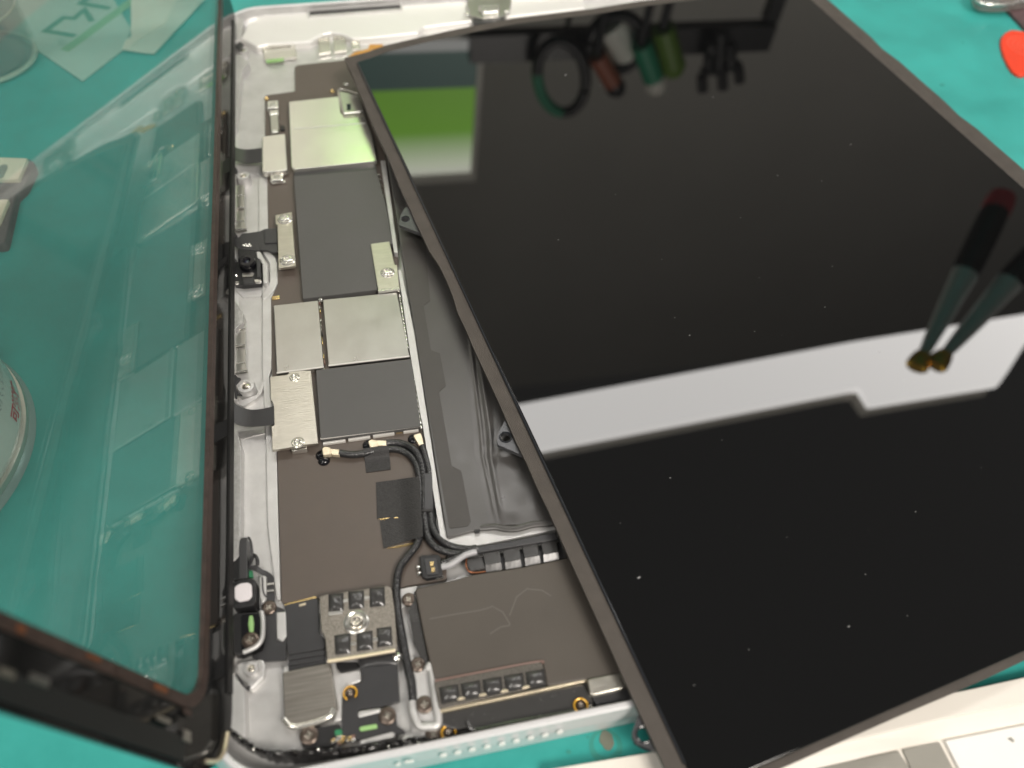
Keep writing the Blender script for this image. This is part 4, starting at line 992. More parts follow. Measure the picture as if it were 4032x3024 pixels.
# --- torn adhesive along the near edge, painted glints at the speaker holes
def adhesive(rows, name='adhesive_strip'):
    """crumbly strip between two traced edges"""
    rnd = random.Random(9); V = []; F = []; m = 9
    top, bot = rows; n = 150
    def at(line, t):
        s = t * (len(line) - 1); i = min(int(s), len(line) - 2); f = s - i
        return Vector(line[i]) * (1 - f) + Vector(line[i + 1]) * f
    for i in range(n + 1):
        a, b = at(top, i / n), at(bot, i / n)
        for j in range(m + 1):
            p = a.lerp(b, j / m)
            edge = min(j, m - j) / 2
            z = 1.6 + min(edge, 1) * (2.6 + 1.1 * rnd.random())
            if j in (0, m): z = 1.3
            V.append((p.x + rnd.uniform(-.12, .12), p.y + rnd.uniform(-.12, .12), z))
    for i in range(n):
        for j in range(m):
            F.append((i * (m + 1) + j, (i + 1) * (m + 1) + j, (i + 1) * (m + 1) + j + 1, i * (m + 1) + j + 1))
    return mesh(name, V, F, 'adhesive', H, angle=30)
tp_ = P('c6', [(185, 1270), (330, 1400), (450, 1475), (600, 1500), (850, 1490), (1110, 1480), (1380, 1460), (1720, 1405)], 3.8) + P('c8', [(60, 1385), (300, 1405), (460, 1350), (780, 1310), (1100, 1250), (1420, 1195), (1640, 1120), (2060, 1050)], 3.8)
bt_ = P('c6', [(195, 1340), (330, 1455), (480, 1540), (620, 1590), (870, 1600), (1120, 1570), (1400, 1545), (1730, 1500)], 3.8) + P('c8', [(60, 1480), (300, 1445), (460, 1415), (780, 1345), (1100, 1290), (1420, 1225), (1640, 1175), (2060, 1095)], 3.8)
adhesive((tp_, bt_))
rnd = random.Random(31)
for k in range(60):
    t = rnd.random(); i = min(int(t * (len(tp_) - 1)), len(tp_) - 2); f = t * (len(tp_) - 1) - i
    a = Vector(tp_[i]).lerp(Vector(tp_[i + 1]), f); b = Vector(bt_[i]).lerp(Vector(bt_[i + 1]), f)
    p = a.lerp(b, rnd.uniform(.15, .85)); s = rnd.uniform(.12, .38)
    lathe('sparkle_bead', (p.x, p.y, 4.6), [(s, -.3), (s * 1.05, .1), (s * .7, .4), (.02, .5)], 'bright' if k % 3 == 0 else 'glass_edge_black', H, n=9)  # beads added to draw the sparkle of the adhesive
for k, (x, y) in enumerate(((325, 1560), (450, 1537), (577, 1511), (705, 1486), (835, 1462), (960, 1436), (1085, 1410), (1210, 1385), (1337, 1358))):
    q = onY('c8', x, y, -0.92)
    lathe('hole_glint', (q.x, -0.86, q.z + .25), [(.62, -.1), (.6, .03), (.35, .09), (.02, .1)], 'pad_white', H, n=20, axis=(0, -1, 0.25))  # pale dot paints the light caught on each hole's chamfer
for (x, y) in ((10, 1615), (45, 1612), (-70, 1640)):
    q = onY('c8', x, y, -0.92)
    lathe('hole_glint', (q.x, -0.86, q.z + .25), [(.45, -.1), (.44, .03), (.25, .08), (.02, .09)], 'pad_white', H, n=18, axis=(0, -1, 0.25))

# ================================================================== touch glass, standing on the left edge
TH = math.radians(74.3)
GR = Matrix(((-math.cos(TH), 0, -math.sin(TH)), (0, 1, 0), (math.sin(TH), 0, -math.cos(TH))))
G = thing('touch_glass', 'clear tablet front glass with black border, tilted up on the shell\'s left edge', 'glass panel', (4.1, 1.0, 6.6), rot=GR)
def rr(x0, y0, x1, y1, r, seg=8):
    out = []
    for cx, cy, a0 in ((x1 - r, y0 + r, -90), (x1 - r, y1 - r, 0), (x0 + r, y1 - r, 90), (x0 + r, y0 + r, 180)):
        for k in range(seg + 1):
            a = math.radians(a0 + 90 * k / seg); out.append((cx + r * math.cos(a), cy + r * math.sin(a)))
    return out
outer = rr(0, 0, 178, 248, 11.5); inner = rr(9.8, 10.4, 168, 238, 5.5); mid = rr(8.2, 8.6, 169.6, 239.6, 6.5)
prism('pane', rr(0.25, 0.25, 177.75, 247.75, 11.3), 0.75, 0.7, 'pane', G, r=0, bev=0.1)
holed('bezel', outer, [mid], 0.0, 0.5, 'ink', G)
holed('bezel_gasket', [(a[0], a[1]) for a in mid], [inner], 0.02, 0.9, 'copper_gasket', G)
# gasket frame, painted glints and tape on the border
for a, b, wd in (((1.2, 14), (1.2, 234), 1.6), ((14, 2.6), (164, 2.6), 3.4)):
    if a[0] == b[0]:
        q = [(a[0] - wd / 2, a[1]), (a[0] + wd / 2, a[1]), (b[0] + wd / 2, b[1]), (b[0] - wd / 2, b[1])]
    else:
        q = [(a[0], a[1] - wd / 2), (b[0], b[1] - wd / 2), (b[0], b[1] + wd / 2), (a[0], a[1] + wd / 2)]
    V = [(x, y, -0.5) for x, y in q] + [(x, y, -0.85) for x, y in q]
    mesh('border_foam', V, [(0, 1, 2, 3), (7, 6, 5, 4), (0, 4, 5, 1), (1, 5, 6, 2), (2, 6, 7, 3), (3, 7, 4, 0)], 'gasket', G, smooth=False)
rnd = random.Random(12)
for x, y, w_, h_, mt in ((14, 7.9, 2.0, .9, 'copper_gasket'), (21, 9.6, 3.0, .8, 'copper_glint'), (30, 9.4, 2.2, 1.0, 'copper_gasket'), (36, 9.7, 2.6, .5, 'copper_glint'), (49, 9.3, 1.2, .9, 'copper_glint'), (57, 9.6, 4.0, .7, 'copper_gasket'), (20, 5.4, 3.4, .8, 'nickel'), (14, 4.4, 2.0, 1.6, 'nickel'), (45, 4.4, 3.2, 1.0, 'nickel'), (50, 3.8, 2.4, 1.0, 'screw'), (55, 3.6, 2.4, .9, 'screw')):
    q = [(x - w_ / 2, y - h_ / 2), (x + w_ / 2, y - h_ / 2), (x + w_ / 2, y + h_ / 2), (x - w_ / 2, y + h_ / 2)]
    V = [(a, b, -0.9) for a, b in q] + [(a, b, -1.1) for a, b in q]
    mesh('glint_plate', V, [(0, 1, 2, 3), (7, 6, 5, 4), (0, 4, 5, 1), (1, 5, 6, 2), (2, 6, 7, 3), (3, 7, 4, 0)], mt, G, smooth=False)  # small plates draw the border's copper glints and grey reflections
tube('corner_tape', [(8, 2.0, -.7), (5.0, 2.6, -.8), (3.0, 4.4, -.8), (1.8, 7.5, -.7)], 0.35, 'cream_metal', G, n=8)

# ================================================================== display panel
LR = Matrix(((0.98641735, -0.16228184, 0.02540513), (0.16276228, 0.98649864, -0.01813481), (-0.02211918, 0.02202349, 0.99951274)))
LO = Vector((73.27828, -16.757394, 7.678541))
LW, LL = 172.6, 226.9
D = thing('display_panel', 'black glossy display panel laid slantwise across the open shell', 'display', LO, rot=LR)
def L2(c, x, y, dz=0.0):
    nrm = LR.col[2]; d = ray(c, x, y); o = LO + nrm * dz
    t = nrm.dot(o - CAM) / nrm.dot(d)
    q = LR.transposed() @ (CAM + d * t - LO)
    return (q.x, q.y)
edge = []
rnd = random.Random(3)
def wob(): return rnd.uniform(-.12, .12)
# near, right, far, left edges of the taped frame
for k in range(0, 18): edge.append((2 + k * (LW - 4) / 17, wob()))
ys = [2 + k * (LL - 4) / 29 for k in range(30)]
for y in ys:
    edge.append((LW + wob(), y))
notch = [L2('tr', 960, 385), L2('tr', 1600, 955)]
edge2 = []
for (x, y) in edge:
    edge2.append((x, y))
far = [L2('w', x, y) for x, y in ((744, 125), (798, 111), (830, 99), (900, 82), (987, 63), (1106, 40), (1280, 19), (1378, 3))]
edge2 = [q for q in edge2 if q[1] < LL - 3] + [(LW, LL - 1)]
for k in range(0, 9): edge2.append((LW - 2 - k * (LW - far[-1][0] - 4) / 9, LL - 0.3 + (far[-1][1] - LL) * k / 9 + wob()))
edge2 += [(x, y + wob() * .5) for x, y in reversed(far)]
FT = far[0]
left = [(max(0.0, FT[0] * (1 - k / 6)) + wob(), FT[1] - 2 - k * (FT[1] - 4) / 40) for k in range(41)]
ny = L2('c3', 2080, 1000)[1]
left = [(x + (0.55 if abs(y - ny) < 9 else 0) - (0.3 if ny + 9 < y < ny + 40 else 0), y) for x, y in left]
edge2 += left
for nx_, ny_ in notch:      # small steps in the far-right edge
    edge2 = [((x - 0.8) if (x > LW - 1 and ny_ - 5 < y < ny_ + .5) else x, y) for x, y in edge2]
prism('back_plate', inset(ccw(edge2), 0.25), -0.6, 1.3, 'gasket', D, r=0.3, bev=0.1, seg=2)
def below(q, d): return (q[0], q[1] - d)
fg = [below(q, 4.6) for q in far[1:]]
tape_in = [(4.4, 2.2), (LW - 7.6, 2.2), (LW - 7.6, LL - 5.4)] + list(reversed(fg)) + [(4.4, fg[0][1] - 1.5)]
holed('edge_tape', edge2, [inset(ccw(tape_in), 0.0)], 0.0, 0.7, 'tape', D)
gi = [(3.4, 1.35), (LW - 6.8, 1.35), (LW - 6.8, LL - 4.9)] + [(x, y + .5) for x, y in reversed(fg)] + [(3.4, fg[0][1] - 0.9)]
prism('panel_glass', gi, 0.55, 0.9, 'lcd', D, r=0.4, bev=0.3, segb=3)
tube('edge_bead', [(3.35, 6, 0.25), (3.3, 60, .25), (3.35, 120, .25), (3.35, LL - 12, .25)], 0.28, 'lcd_edge', D, n=8, sub=4)
# screw lugs
def lug(c, outline, hx, hy, rpx, dz=-0.9):
    o = [L2(c, x, y, dz) for x, y in outline]
    h0 = L2(c, hx, hy, dz); h1 = L2(c, hx + rpx, hy, dz); r = math.hypot(h1[0] - h0[0], h1[1] - h0[1])
    b = holed('screw_lug', fillet(ccw(o), 0.7), [circle(h0[0], h0[1], r, 22)], dz, 1.0, 'lug', D)
    ringp = [(h0[0] + r * 1.12 * math.cos(a), h0[1] + r * 1.12 * math.sin(a), dz) for a in [2 * math.pi * k / 28 for k in range(29)]]
    tube('lug_rim', ringp, r * .16, 'lcd_edge', b, n=8, sub=1)
lug('c3', [(1765, 355), (1850, 420), (1960, 640), (1885, 590), (1705, 520), (1718, 440)], 1762, 468, 30)
lug('c7', [(870, -15), (985, 60), (1030, 170), (1090, 360), (1020, 320), (850, 245), (798, 225), (788, 180), (808, 110)], 865, 158, 46)
lug('t1', [(560, 350), (700, 420), (820, 640), (960, 1000), (1060, 1260), (870, 1165), (470, 1010), (398, 900), (400, 800), (450, 660)], 600, 850, 118)
tube('lug_edge', [(*L2('t1', x, y, -1.5), -1.5) for x, y in ((430, 980), (560, 1065), (720, 1135))], 0.3, 'lcd_edge', D, n=8)
# dust on the glass
V = []; F = []
rnd = random.Random(77)
spots = [(1222, 162, 9), (1297, 185, 5), (1540, 210, 7), (1837, 312, 8), (1680, 379, 8), (1775, 391, 6), (1206, 518, 5), (1490, 724, 7), (1630, 716, 6), (1798, 575, 6), (1782, 663, 5), (1458, 686, 5), (1380, 1247, 12), (1834, 1353, 10), (1618, 1403, 6), (1978, 1105, 6), (1448, 1032, 5), (2010, 600, 4), (1340, 1130, 4), (1700, 1160, 4), (1560, 950, 4), (1870, 1240, 5), (1500, 1480, 5), (1960, 1330, 4), (2120, 1010, 5), (1430, 560, 4), (1330, 420, 4), (1600, 470, 4), (1900, 760, 4), (1640, 600, 3)]
for k in range(22): spots.append((rnd.uniform(1100, 2150), rnd.uniform(120, 1500), rnd.uniform(1.2, 2.2)))
for (x, y, s) in spots:
    q = L2('w', x, y, .6)
    if not (6 < q[0] < LW - 6 and 6 < q[1] < LL - 6): continue
    r = s * .038 * rnd.uniform(.7, 1.1); a0 = rnd.uniform(0, 6); b = len(V)
    for k in range(5):
        a = a0 + k * 1.257
        V.append((q[0] + r * math.cos(a) * rnd.uniform(.5, 1.2), q[1] + r * .55 * math.sin(a) * rnd.uniform(.5, 1.2), .56))
    V.append((q[0], q[1], .56 + r * .8))
    F.append(tuple(b + k for k in range(5)))
    for k in range(5): F.append((b + k, b + (k + 1) % 5, b + 5))
du = mesh('dust', V, F, 'dust', D, smooth=False)
du['kind'] = 'stuff'

# ================================================================== things on the mat, left
# squeeze bottle
bx, by, brad = -75.5, 236.0, 16.8
BO = thing('liquid_bottle', 'cloudy plastic bottle half full of clear liquid, standing at the mat\'s far left', 'bottle', (bx, by, 0))
lathe('bottle_wall', (bx, by, 0), [(brad - 3, 0.05), (brad - .6, .8), (brad, 3), (brad, 48), (brad - 1.5, 54), (brad - 6, 60), (7, 63), (7, 72)], 'bottle', BO, n=48)
lathe('liquid', (bx, by, 0.8), [(brad - 3.4, 0.3), (brad - 1.4, 1.2), (brad - .9, 3), (brad - .9, 17)], 'liquid', BO, n=48)
lathe('bottle_foot', (bx, by, 0.4), [(brad - 5, .3), (brad - 4, .9), (brad - 6.5, 1.3), (1, .8)], 'bottle', BO, n=40)
tube('foot_ring', [(bx + (brad - 1) * math.cos(k * math.pi / 20), by + (brad - 1) * math.sin(k * math.pi / 20), 1.2) for k in range(41)], 0.7, 'film2', BO, n=8, sub=1)
tube('liquid_line', [(bx + (brad - .5) * math.cos(k * math.pi / 20), by + (brad - .5) * math.sin(k * math.pi / 20), 17.5) for k in range(41)], 0.35, 'film2', BO, n=8, sub=1)
lathe('cap', (bx, by, 72), [(8.2, 0), (8.2, 9), (6, 11), (2, 12), (1, 22)], 'white_plastic', BO, n=30)
# pale printed card
CA = thing('printed_card', 'pale green card with dark green shapes printed on it, one corner towards the glass', 'card', (*P1('c1', 700, 500, 0.4), 0))
card = P('c1', [(718, 705), (345, 450), (-250, 40), (300, -500), (700, -500), (1140, 250), (1085, 420)], 0.5)
prism('card_sheet', card, 0.5, 0.4, 'card', CA, r=0.4, bev=0.05)
stroke('printed_letter', 'c1', [(655, 312), (395, 268), (555, 152), (645, 160), (735, 85), (800, 185)], 60, 0.56, 'print_green', CA)
stroke('printed_letter', 'c1', [(955, 72), (705, 28), (780, -30)], 60, 0.56, 'print_green', CA)
stroke('printed_bar', 'c1', [(560, 440), (700, 340), (1000, 118), (1250, -70)], 95, 0.54, 'print_bar', CA)
cx_, cy_ = 541, 368
stroke('printed_ring', 'c1', [(cx_ + 26 * math.cos(a), cy_ + 20 * math.sin(a)) for a in [k * .55 for k in range(11)]], 16, 0.57, 'print_soft', CA)
# cream film folded
FI = thing('film_scrap', 'folded scrap of cream film lying over the printed card', 'film', (*P1('c1', 1300, 300, 1), 0.5))
prism('film_sheet', P('c1', [(1142, -200), (1140, 318), (1092, 350), (1060, 430), (1340, 466), (1400, 400), (1800, -30), (2000, -300)], 1.0), 1.0, 0.35, 'film2', FI, r=0.3, bev=0.06)
prism('film_fold', P('c1', [(1142, -200), (1140, 318), (1092, 350), (1062, 428), (1120, 436), (1180, 360), (1440, 200), (1620, -200)], 1.25), 1.25, 0.2, 'film', FI, r=0.3, bev=0.05)
# dark grey block with cream lids
GC = thing('padded_block', 'dark grey block with two cream lids at the left border of the mat', 'block', (*P1('g2', 0, 600, 0), 0))
prism('block_body', P('g2', [(-700, 250), (430, 232), (490, 270), (505, 340), (360, 640), (230, 760), (60, 1500), (-700, 1500)], 3), 3, 3, 'dgrey', GC, r=1.2, bev=0.8)
prism('cream_lid', P('g2', [(-700, 240), (0, 222), (405, 236), (272, 545), (130, 552), (-20, 545), (-700, 560)], 4.2), 4.2, 1.3, 'cream', GC, r=0.3, bev=0.35)
prism('cream_lid', P('g2', [(-700, 870), (0, 850), (125, 845), (-5, 1160), (-300, 1500), (-700, 1500)], 4.2), 4.2, 1.3, 'cream', GC, r=0.3, bev=0.35)
prism('lid_badge', P('g2', [(0, 350), (60, 325), (112, 338), (112, 390), (40, 535), (-40, 530)], 4.25), 4.28, 0.15, 'grey_plastic', GC, r=0.4, bev=0.04)
# can with red print
kx, ky, kr = -72.3, 79.4, 33.0
CN = thing('spray_can', 'white spray can with red warning print standing at the left border', 'spray can', (kx, ky, 0))
lathe('can_body', (kx, ky, 0), [(kr - 1.2, 2.6), (kr - .5, 3.4), (kr - .2, 4.4), (kr, 5.2), (kr, 88), (kr - 2, 92), (kr - 12, 98), (12, 100)], 'tin', CN, n=96)
lathe('can_seam', (kx, ky, 0), [(kr - .4, 1.4), (kr + .25, 1.7), (kr + .45, 2.4), (kr + .2, 3.1), (kr - .6, 3.3)], 'tin_rim', CN, n=96)
lathe('can_foot', (kx, ky, 0), [(kr + .6, .02), (kr + 1.1, .15), (kr + .9, .5), (kr + .3, 1.2), (kr - .2, 1.6)], 'tin_foot', CN, n=96)
lathe('can_cap', (kx, ky, 98), [(13, 0), (13, 22), (11, 24)], 'white_plastic', CN, n=40)
def wrap_text(body, size, phi0, z0, mt, spacing=1.0, name='warning_print'):
    cu = bpy.data.curves.new('txt', 'FONT'); cu.body = body; cu.size = size; cu.space_character = spacing
    cu.offset = 0.03 * size; cu.fill_mode = 'FRONT'; cu.resolution_u = 3
    to = bpy.data.objects.new('txt', cu); col.objects.link(to)
    bpy.context.view_layer.update()
    me = to.evaluated_get(bpy.context.evaluated_depsgraph_get()).to_mesh()
    V = [tuple(v.co) for v in me.vertices]; F = [tuple(p.vertices) for p in me.polygons]
    to.to_mesh_clear(); bpy.data.objects.remove(to); bpy.data.curves.remove(cu)
    if not V: return None
    W = []
    for x, y, _ in V:
        a = phi0 + x / kr
        W.append((kx + (kr + .06) * math.cos(a), ky + (kr + .06) * math.sin(a), z0 + y))
    return mesh(name, W, F, mt, CN, smooth=False)
wrap_text('可燃性', 3.75, math.radians(0.3), 6.2, 'red_print', 0.9)
def can_stroke(pts, wpx, mt, name):
    'printed stroke laid on the can where the photograph shows it'
    q = []
    for x, y in pts:
        v = Vector(((x / 6.636 - 2016) / FPX, (1400 + y / 6.636 - 1512) / FPX, 1.0)); d = RM.transposed() @ v
        ox, oy = CAM.x - kx, CAM.y - ky; R_ = kr + .07
        a = d.x * d.x + d.y * d.y; b = ox * d.x + oy * d.y; c = ox * ox + oy * oy - R_ * R_
        disc = b * b - a * c
        if disc < 0: return
        p = CAM + d * ((-b - math.sqrt(disc)) / a)
        q.append((math.atan2(p.y - ky, p.x - kx) * kr, p.z))
    wd = wpx / 6.636 / 2 * 0.055; V = []; F = []; n = len(q)
    for i in range(n):
        a = Vector(q[max(i - 1, 0)]); b = Vector(q[min(i + 1, n - 1)]); t = (b - a).normalized(); nn = Vector((-t.y, t.x)) * wd
        for s_ in (1, -1):
            u, z = q[i][0] + nn.x * s_, q[i][1] + nn.y * s_
            V.append((kx + (kr + .07) * math.cos(u / kr), ky + (kr + .07) * math.sin(u / kr), z))
    for i in range(n - 1): F.append((2 * i, 2 * i + 1, 2 * i + 3, 2 * i + 2))
    mesh(name, V, F, mt, CN, smooth=False)
for pts in ([(0, 200), (15, 240)], [(0, 330), (22, 355), (45, 385)], [(0, 410), (40, 470), (80, 570)], [(10, 600), (40, 680), (80, 700)], [(60, 660), (80, 710), (95, 770)], [(45, 880), (95, 860)], [(45, 1050), (90, 1030)], [(0, 950), (20, 1040)], [(0, 1150), (35, 1195), (60, 1260)], [(0, 1290), (35, 1330)], [(0, 1440), (40, 1390)], [(205, 480), (235, 535), (258, 580)], [(65, 185), (120, 260), (180, 360)]):
    can_stroke(pts, 26, 'grey_print', 'can_print')

# ================================================================== things on the mat, right and near
PK = thing('opening_pick', 'orange-red rounded plastic opening pick at the right border', 'pick', (*P1('p0', 1550, 1050, 0), 0))
pk = P('p0', [(1250, 870), (1262, 760), (1330, 670), (1450, 612), (1580, 615), (1720, 640), (2000, 700), (2150, 900), (2000, 1400), (1700, 1545), (1590, 1525), (1480, 1440), (1400, 1320), (1310, 1130), (1265, 980)], 1.0)
prism('pick_body', pk, 1.0, 0.9, 'red_plastic', PK, r=1.2, bev=0.4, segb=3)
for k in range(4):
    r0 = 1.4 + k * 1.6
    q = P1('p0', 1790, 960, 1.05)
    holed('grip_ring', circle(q[0], q[1], r0 + .55, 30, (r0 + .55) * 1.1), [circle(q[0], q[1], r0, 30, r0 * 1.1)], 1.12, 0.2, 'red_pale', PK)
PM = thing('plum_plate', 'dark plum plastic plate in the far right corner', 'plate', (*P1('tr', 2200, 60, 0), 0))
prism('plate_sheet', P('tr', [(1950, -120), (2050, 62), (2212, 235), (2500, 500), (2900, 100), (2500, -400)], 1.2), 1.2, 1.2, 'plum', PM, r=0.4, bev=0.2)
CT = thing('clear_tray', 'clear plastic tray with rounded edge resting on the plum plate', 'tray', (*P1('tr', 1950, 0, 2), 1.3))
ct = P('tr', [(1790, -300), (1778, -40), (1800, 10), (1850, 38), (1950, 48), (2100, 45), (2130, 28), (2212, 22), (2400, -40), (2400, -300)], 4)
prism('tray_body', ct, 4, 2.4, 'clear', CT, r=1.0, bev=0.8, segb=3)
tube('tray_rim', [(*p, 4.2) for p in ct[1:8]], 0.55, 'bright', CT, n=10)
# white keypad-like tray in front
TR = thing('white_organiser', 'white plastic organiser with grey compartments under the panel\'s near corner', 'organiser', (120, -30, 0))
e0 = P1('c8', 1290, 1659, 3); e1 = P1('br', 2212, 1000, 3)
dx, dy = e1[0] - e0[0], e1[1] - e0[1]; ln = math.hypot(dx, dy); ux, uy = dx / ln, dy / ln; vx, vy = uy, -ux
def T(a, b): return (e0[0] + ux * a + vx * b, e0[1] + uy * a + vy * b)
prism('organiser_rim', P('c8', [(1250, 1668), (2230, 1505)], 3) + P('br', [(1850, 1080), (2212, 1000), (2700, 890), (2700, 1085), (2212, 1195), (1620, 1300), (1000, 1450), (300, 1620)], 3) + P('c8', [(1700, 1800), (1200, 1850)], 3), 3, 3, 'white_plastic', TR, r=0.5, bev=0.7, segb=3)
sl_a = P('br', [(300, 1612), (1000, 1440), (1620, 1292), (2212, 1187), (2700, 1080)], 2.7); sl_b = P('br', [(420, 1750), (1310, 1510), (1640, 1440), (2212, 1330), (2700, 1230)], .9)
V = [(*q, 2.5) for q in sl_a] + [(*q, .9) for q in sl_b] + [(*q, 0) for q in sl_a] + [(*q, 0) for q in sl_b]
F = []
for k in range(4): F += [(k, k + 1, 6 + k, 5 + k), (10 + k, 15 + k, 16 + k, 11 + k), (k, 10 + k, 11 + k, k + 1), (5 + k, 6 + k, 16 + k, 15 + k)]
F += [(0, 5, 15, 10), (4, 14, 19, 9)]
mesh('organiser_slope', V, F, 'white_plastic', TR, smooth=False)
prism('organiser_floor', P('br', [(420, 1740), (1310, 1505), (2700, 1220), (2800, 2300), (400, 2300)], .7), .7, .6, 'white_plastic', TR, r=0.5, bev=0.1)
prism('compartment', P('br', [(700, 1659), (1300, 1530), (1385, 1659), (1420, 1720), (700, 1900)], 1.1), 1.1, 0.7, 'grey_plastic', TR, r=0.3, bev=0.2)
prism('compartment', P('br', [(1330, 1522), (1600, 1468), (1700, 1659), (1740, 1740), (1450, 1800)], 1.1), 1.1, 0.7, 'grey_plastic', TR, r=0.3, bev=0.2)
prism('bright_pad', P('br', [(1640, 1460), (2400, 1310), (2400, 1800), (1790, 1760)], 1.4), 1.4, 1.0, 'pad_white', TR, r=0.4, bev=0.3)
q = P1('br', 2120, 1453, 1.5)
prism('chip_mark', [(q[0] - .6, q[1] + .3), (q[0] + .2, q[1] + .4), (q[0] + .5, q[1] - .2), (q[0] + .1, q[1] - .5)], 1.46, .1, 'grey_plastic', TR, r=0, bev=0.02)

# ================================================================== seen only as reflections in the panel
def mir(x, y, z=None, Y=None):
    nrm = LR.col[2]; o = LO + nrm * .55; d = ray('w', x, y)
    p = CAM + d * (nrm.dot(o - CAM) / nrm.dot(d))
    r = d - 2 * d.dot(nrm) * nrm
    t = (z - p.z) / r.z if z is not None else (Y - p.y) / r.y
    return p + r * t
# bench lamp
LA = thing('bench_lamp', 'long flat white lamp hanging over the bench, mirrored in the black panel', 'lamp', (300, 260, 330))
HL = 330.0
far_ = [mir(1090, 890, HL), mir(1830, 750, HL), mir(2212, 688, HL)]
lampo = [(far_[0].x - 150, far_[0].y - 18)] + [(p.x, p.y) for p in far_] + [(far_[2].x + 120, far_[2].y + 12)]
near_ = [mir(x, y, HL) for x, y in ((2300, 720), (2212, 742), (2168, 812), (2150, 838), (1872, 884), (1850, 848), (1830, 850), (1170, 978))]
lampo += [(near_[0].x + 60, near_[0].y)] + [(p.x, p.y) for p in near_] + [(near_[-1].x - 200, near_[-1].y - 10)]
prism('lamp_diffuser', [(x, y) for x, y in lampo], HL, 6, 'lamp', LA, r=2, bev=0)
hx = [p[0] for p in lampo]; 
prism('lamp_housing', inset(ccw(lampo), 2.0), HL + 14, 13.5, 'white_plastic', LA, r=3, bev=2)
# screen with a green picture
SC = thing('lit_screen', 'white-framed screen with a green picture, mirrored in the panel\'s far corner', 'screen', (20, 600, 0))
YS = 600.0
tr_ = mir(1026, 388, Y=YS); brr = mir(1012, 92, Y=YS); tri = mir(1016, 371, Y=YS); bri = mir(992, 108, Y=YS)
gt = mir(960, 352, Y=YS).z; gm = mir(960, 285, Y=YS).z; gd = mir(960, 190, Y=YS).z; gd2 = mir(960, 150, Y=YS).z; gw = mir(960, 112, Y=YS).z; ztop = tri.z
def panel(name, x0, x1, z0, z1, y, mt, parent, th=4):
    V = [(x0, y, z0), (x1, y, z0), (x1, y, z1), (x0, y, z1), (x0, y + th, z0), (x1, y + th, z0), (x1, y + th, z1), (x0, y + th, z1)]
    return mesh(name, V, [(0, 1, 2, 3), (7, 6, 5, 4), (0, 4, 5, 1), (1, 5, 6, 2), (2, 6, 7, 3), (3, 7, 4, 0)], mt, parent, smooth=False)
M['scr_green'] = None
def screen_material(z0, z1, stops):
    m = bpy.data.materials.new('screen_picture'); m.use_nodes = True
    N = m.node_tree.nodes; L = m.node_tree.links; b = N['Principled BSDF']
    b.inputs['Base Color'].default_value = (0, 0, 0, 1); b.inputs['Roughness'].default_value = .4
    tc = N.new('ShaderNodeTexCoord'); sp_ = N.new('ShaderNodeSeparateXYZ'); L.new(tc.outputs['Object'], sp_.inputs[0])
    mr = N.new('ShaderNodeMapRange'); mr.inputs[1].default_value = 0; mr.inputs[2].default_value = (z1 - z0) * S
    L.new(sp_.outputs[2], mr.inputs[0])
    cr = N.new('ShaderNodeValToRGB'); L.new(mr.outputs[0], cr.inputs[0])
    while len(cr.color_ramp.elements) < len(stops): cr.color_ramp.elements.new(0.5)
    for e, (zz, c) in zip(cr.color_ramp.elements, sorted(stops)):
        e.position = max(0, min(1, (zz - z0) / (z1 - z0))); e.color = (*c, 1)
    L.new(cr.outputs[0], b.inputs['Emission Color']); b.inputs['Emission Strength'].default_value = 1.7
    return m
zb = gw - 12
def mirflat(x, y, z, Y):
    d = ray('w', x, y); p = CAM + d * ((z - CAM.z) / d.z); t = (Y - p.y) / d.y
    return Vector((p.x + d.x * t, Y, p.z - d.z * t))
xl = mirflat(742, 330, 4.6, YS).x
M['scr'] = screen_material(zb, ztop, [(gw - 1, (.9, .9, .85)), (gw, (.12, .22, .19)), (gd, (.12, .22, .19)), (gd + 1, (.45, 1.0, .10)), (gm, (.55, 1.25, .12)), (gt + 2, (2.6, 2.8, 2.1)), (ztop, (2.8, 2.8, 2.4))])
panel('screen_picture', xl, tri.x, zb, ztop, YS, 'scr', SC)
for nm, a in (('screen_frame', (tri.x, tr_.x, zb - 14, tr_.z)), ('screen_frame', (xl - 10, tri.x, ztop, tr_.z)), ('screen_frame', (xl - 10, tri.x, zb - 14, zb)), ('screen_frame', (xl - 10, xl, zb, ztop))):
    panel(nm, *a, YS - 2, 'white_plastic', SC, th=8)
panel('screen_stand', tri.x - 90, tri.x - 40, 0, zb - 14, YS + 10, 'white_plastic', SC, th=20)
WB = thing('white_reflector', 'tall white cabinet added behind the bench to brighten the metal shields', 'reflector', (xl - 130, YS - 40, 0))  # unseen white block added so the metal shields mirror something bright
prism('reflector_body', [(xl - 270, YS - 60), (xl - 16, YS - 60), (xl - 16, YS + 60), (xl - 270, YS + 60)], 980, 980, 'white_plastic', WB, r=1, bev=1)
prism('reflector_top', [(xl - 272, YS - 62), (xl - 14, YS - 62), (xl - 14, YS + 62), (xl - 272, YS + 62)], 1000, 24, 'white_plastic', WB, r=1, bev=1)
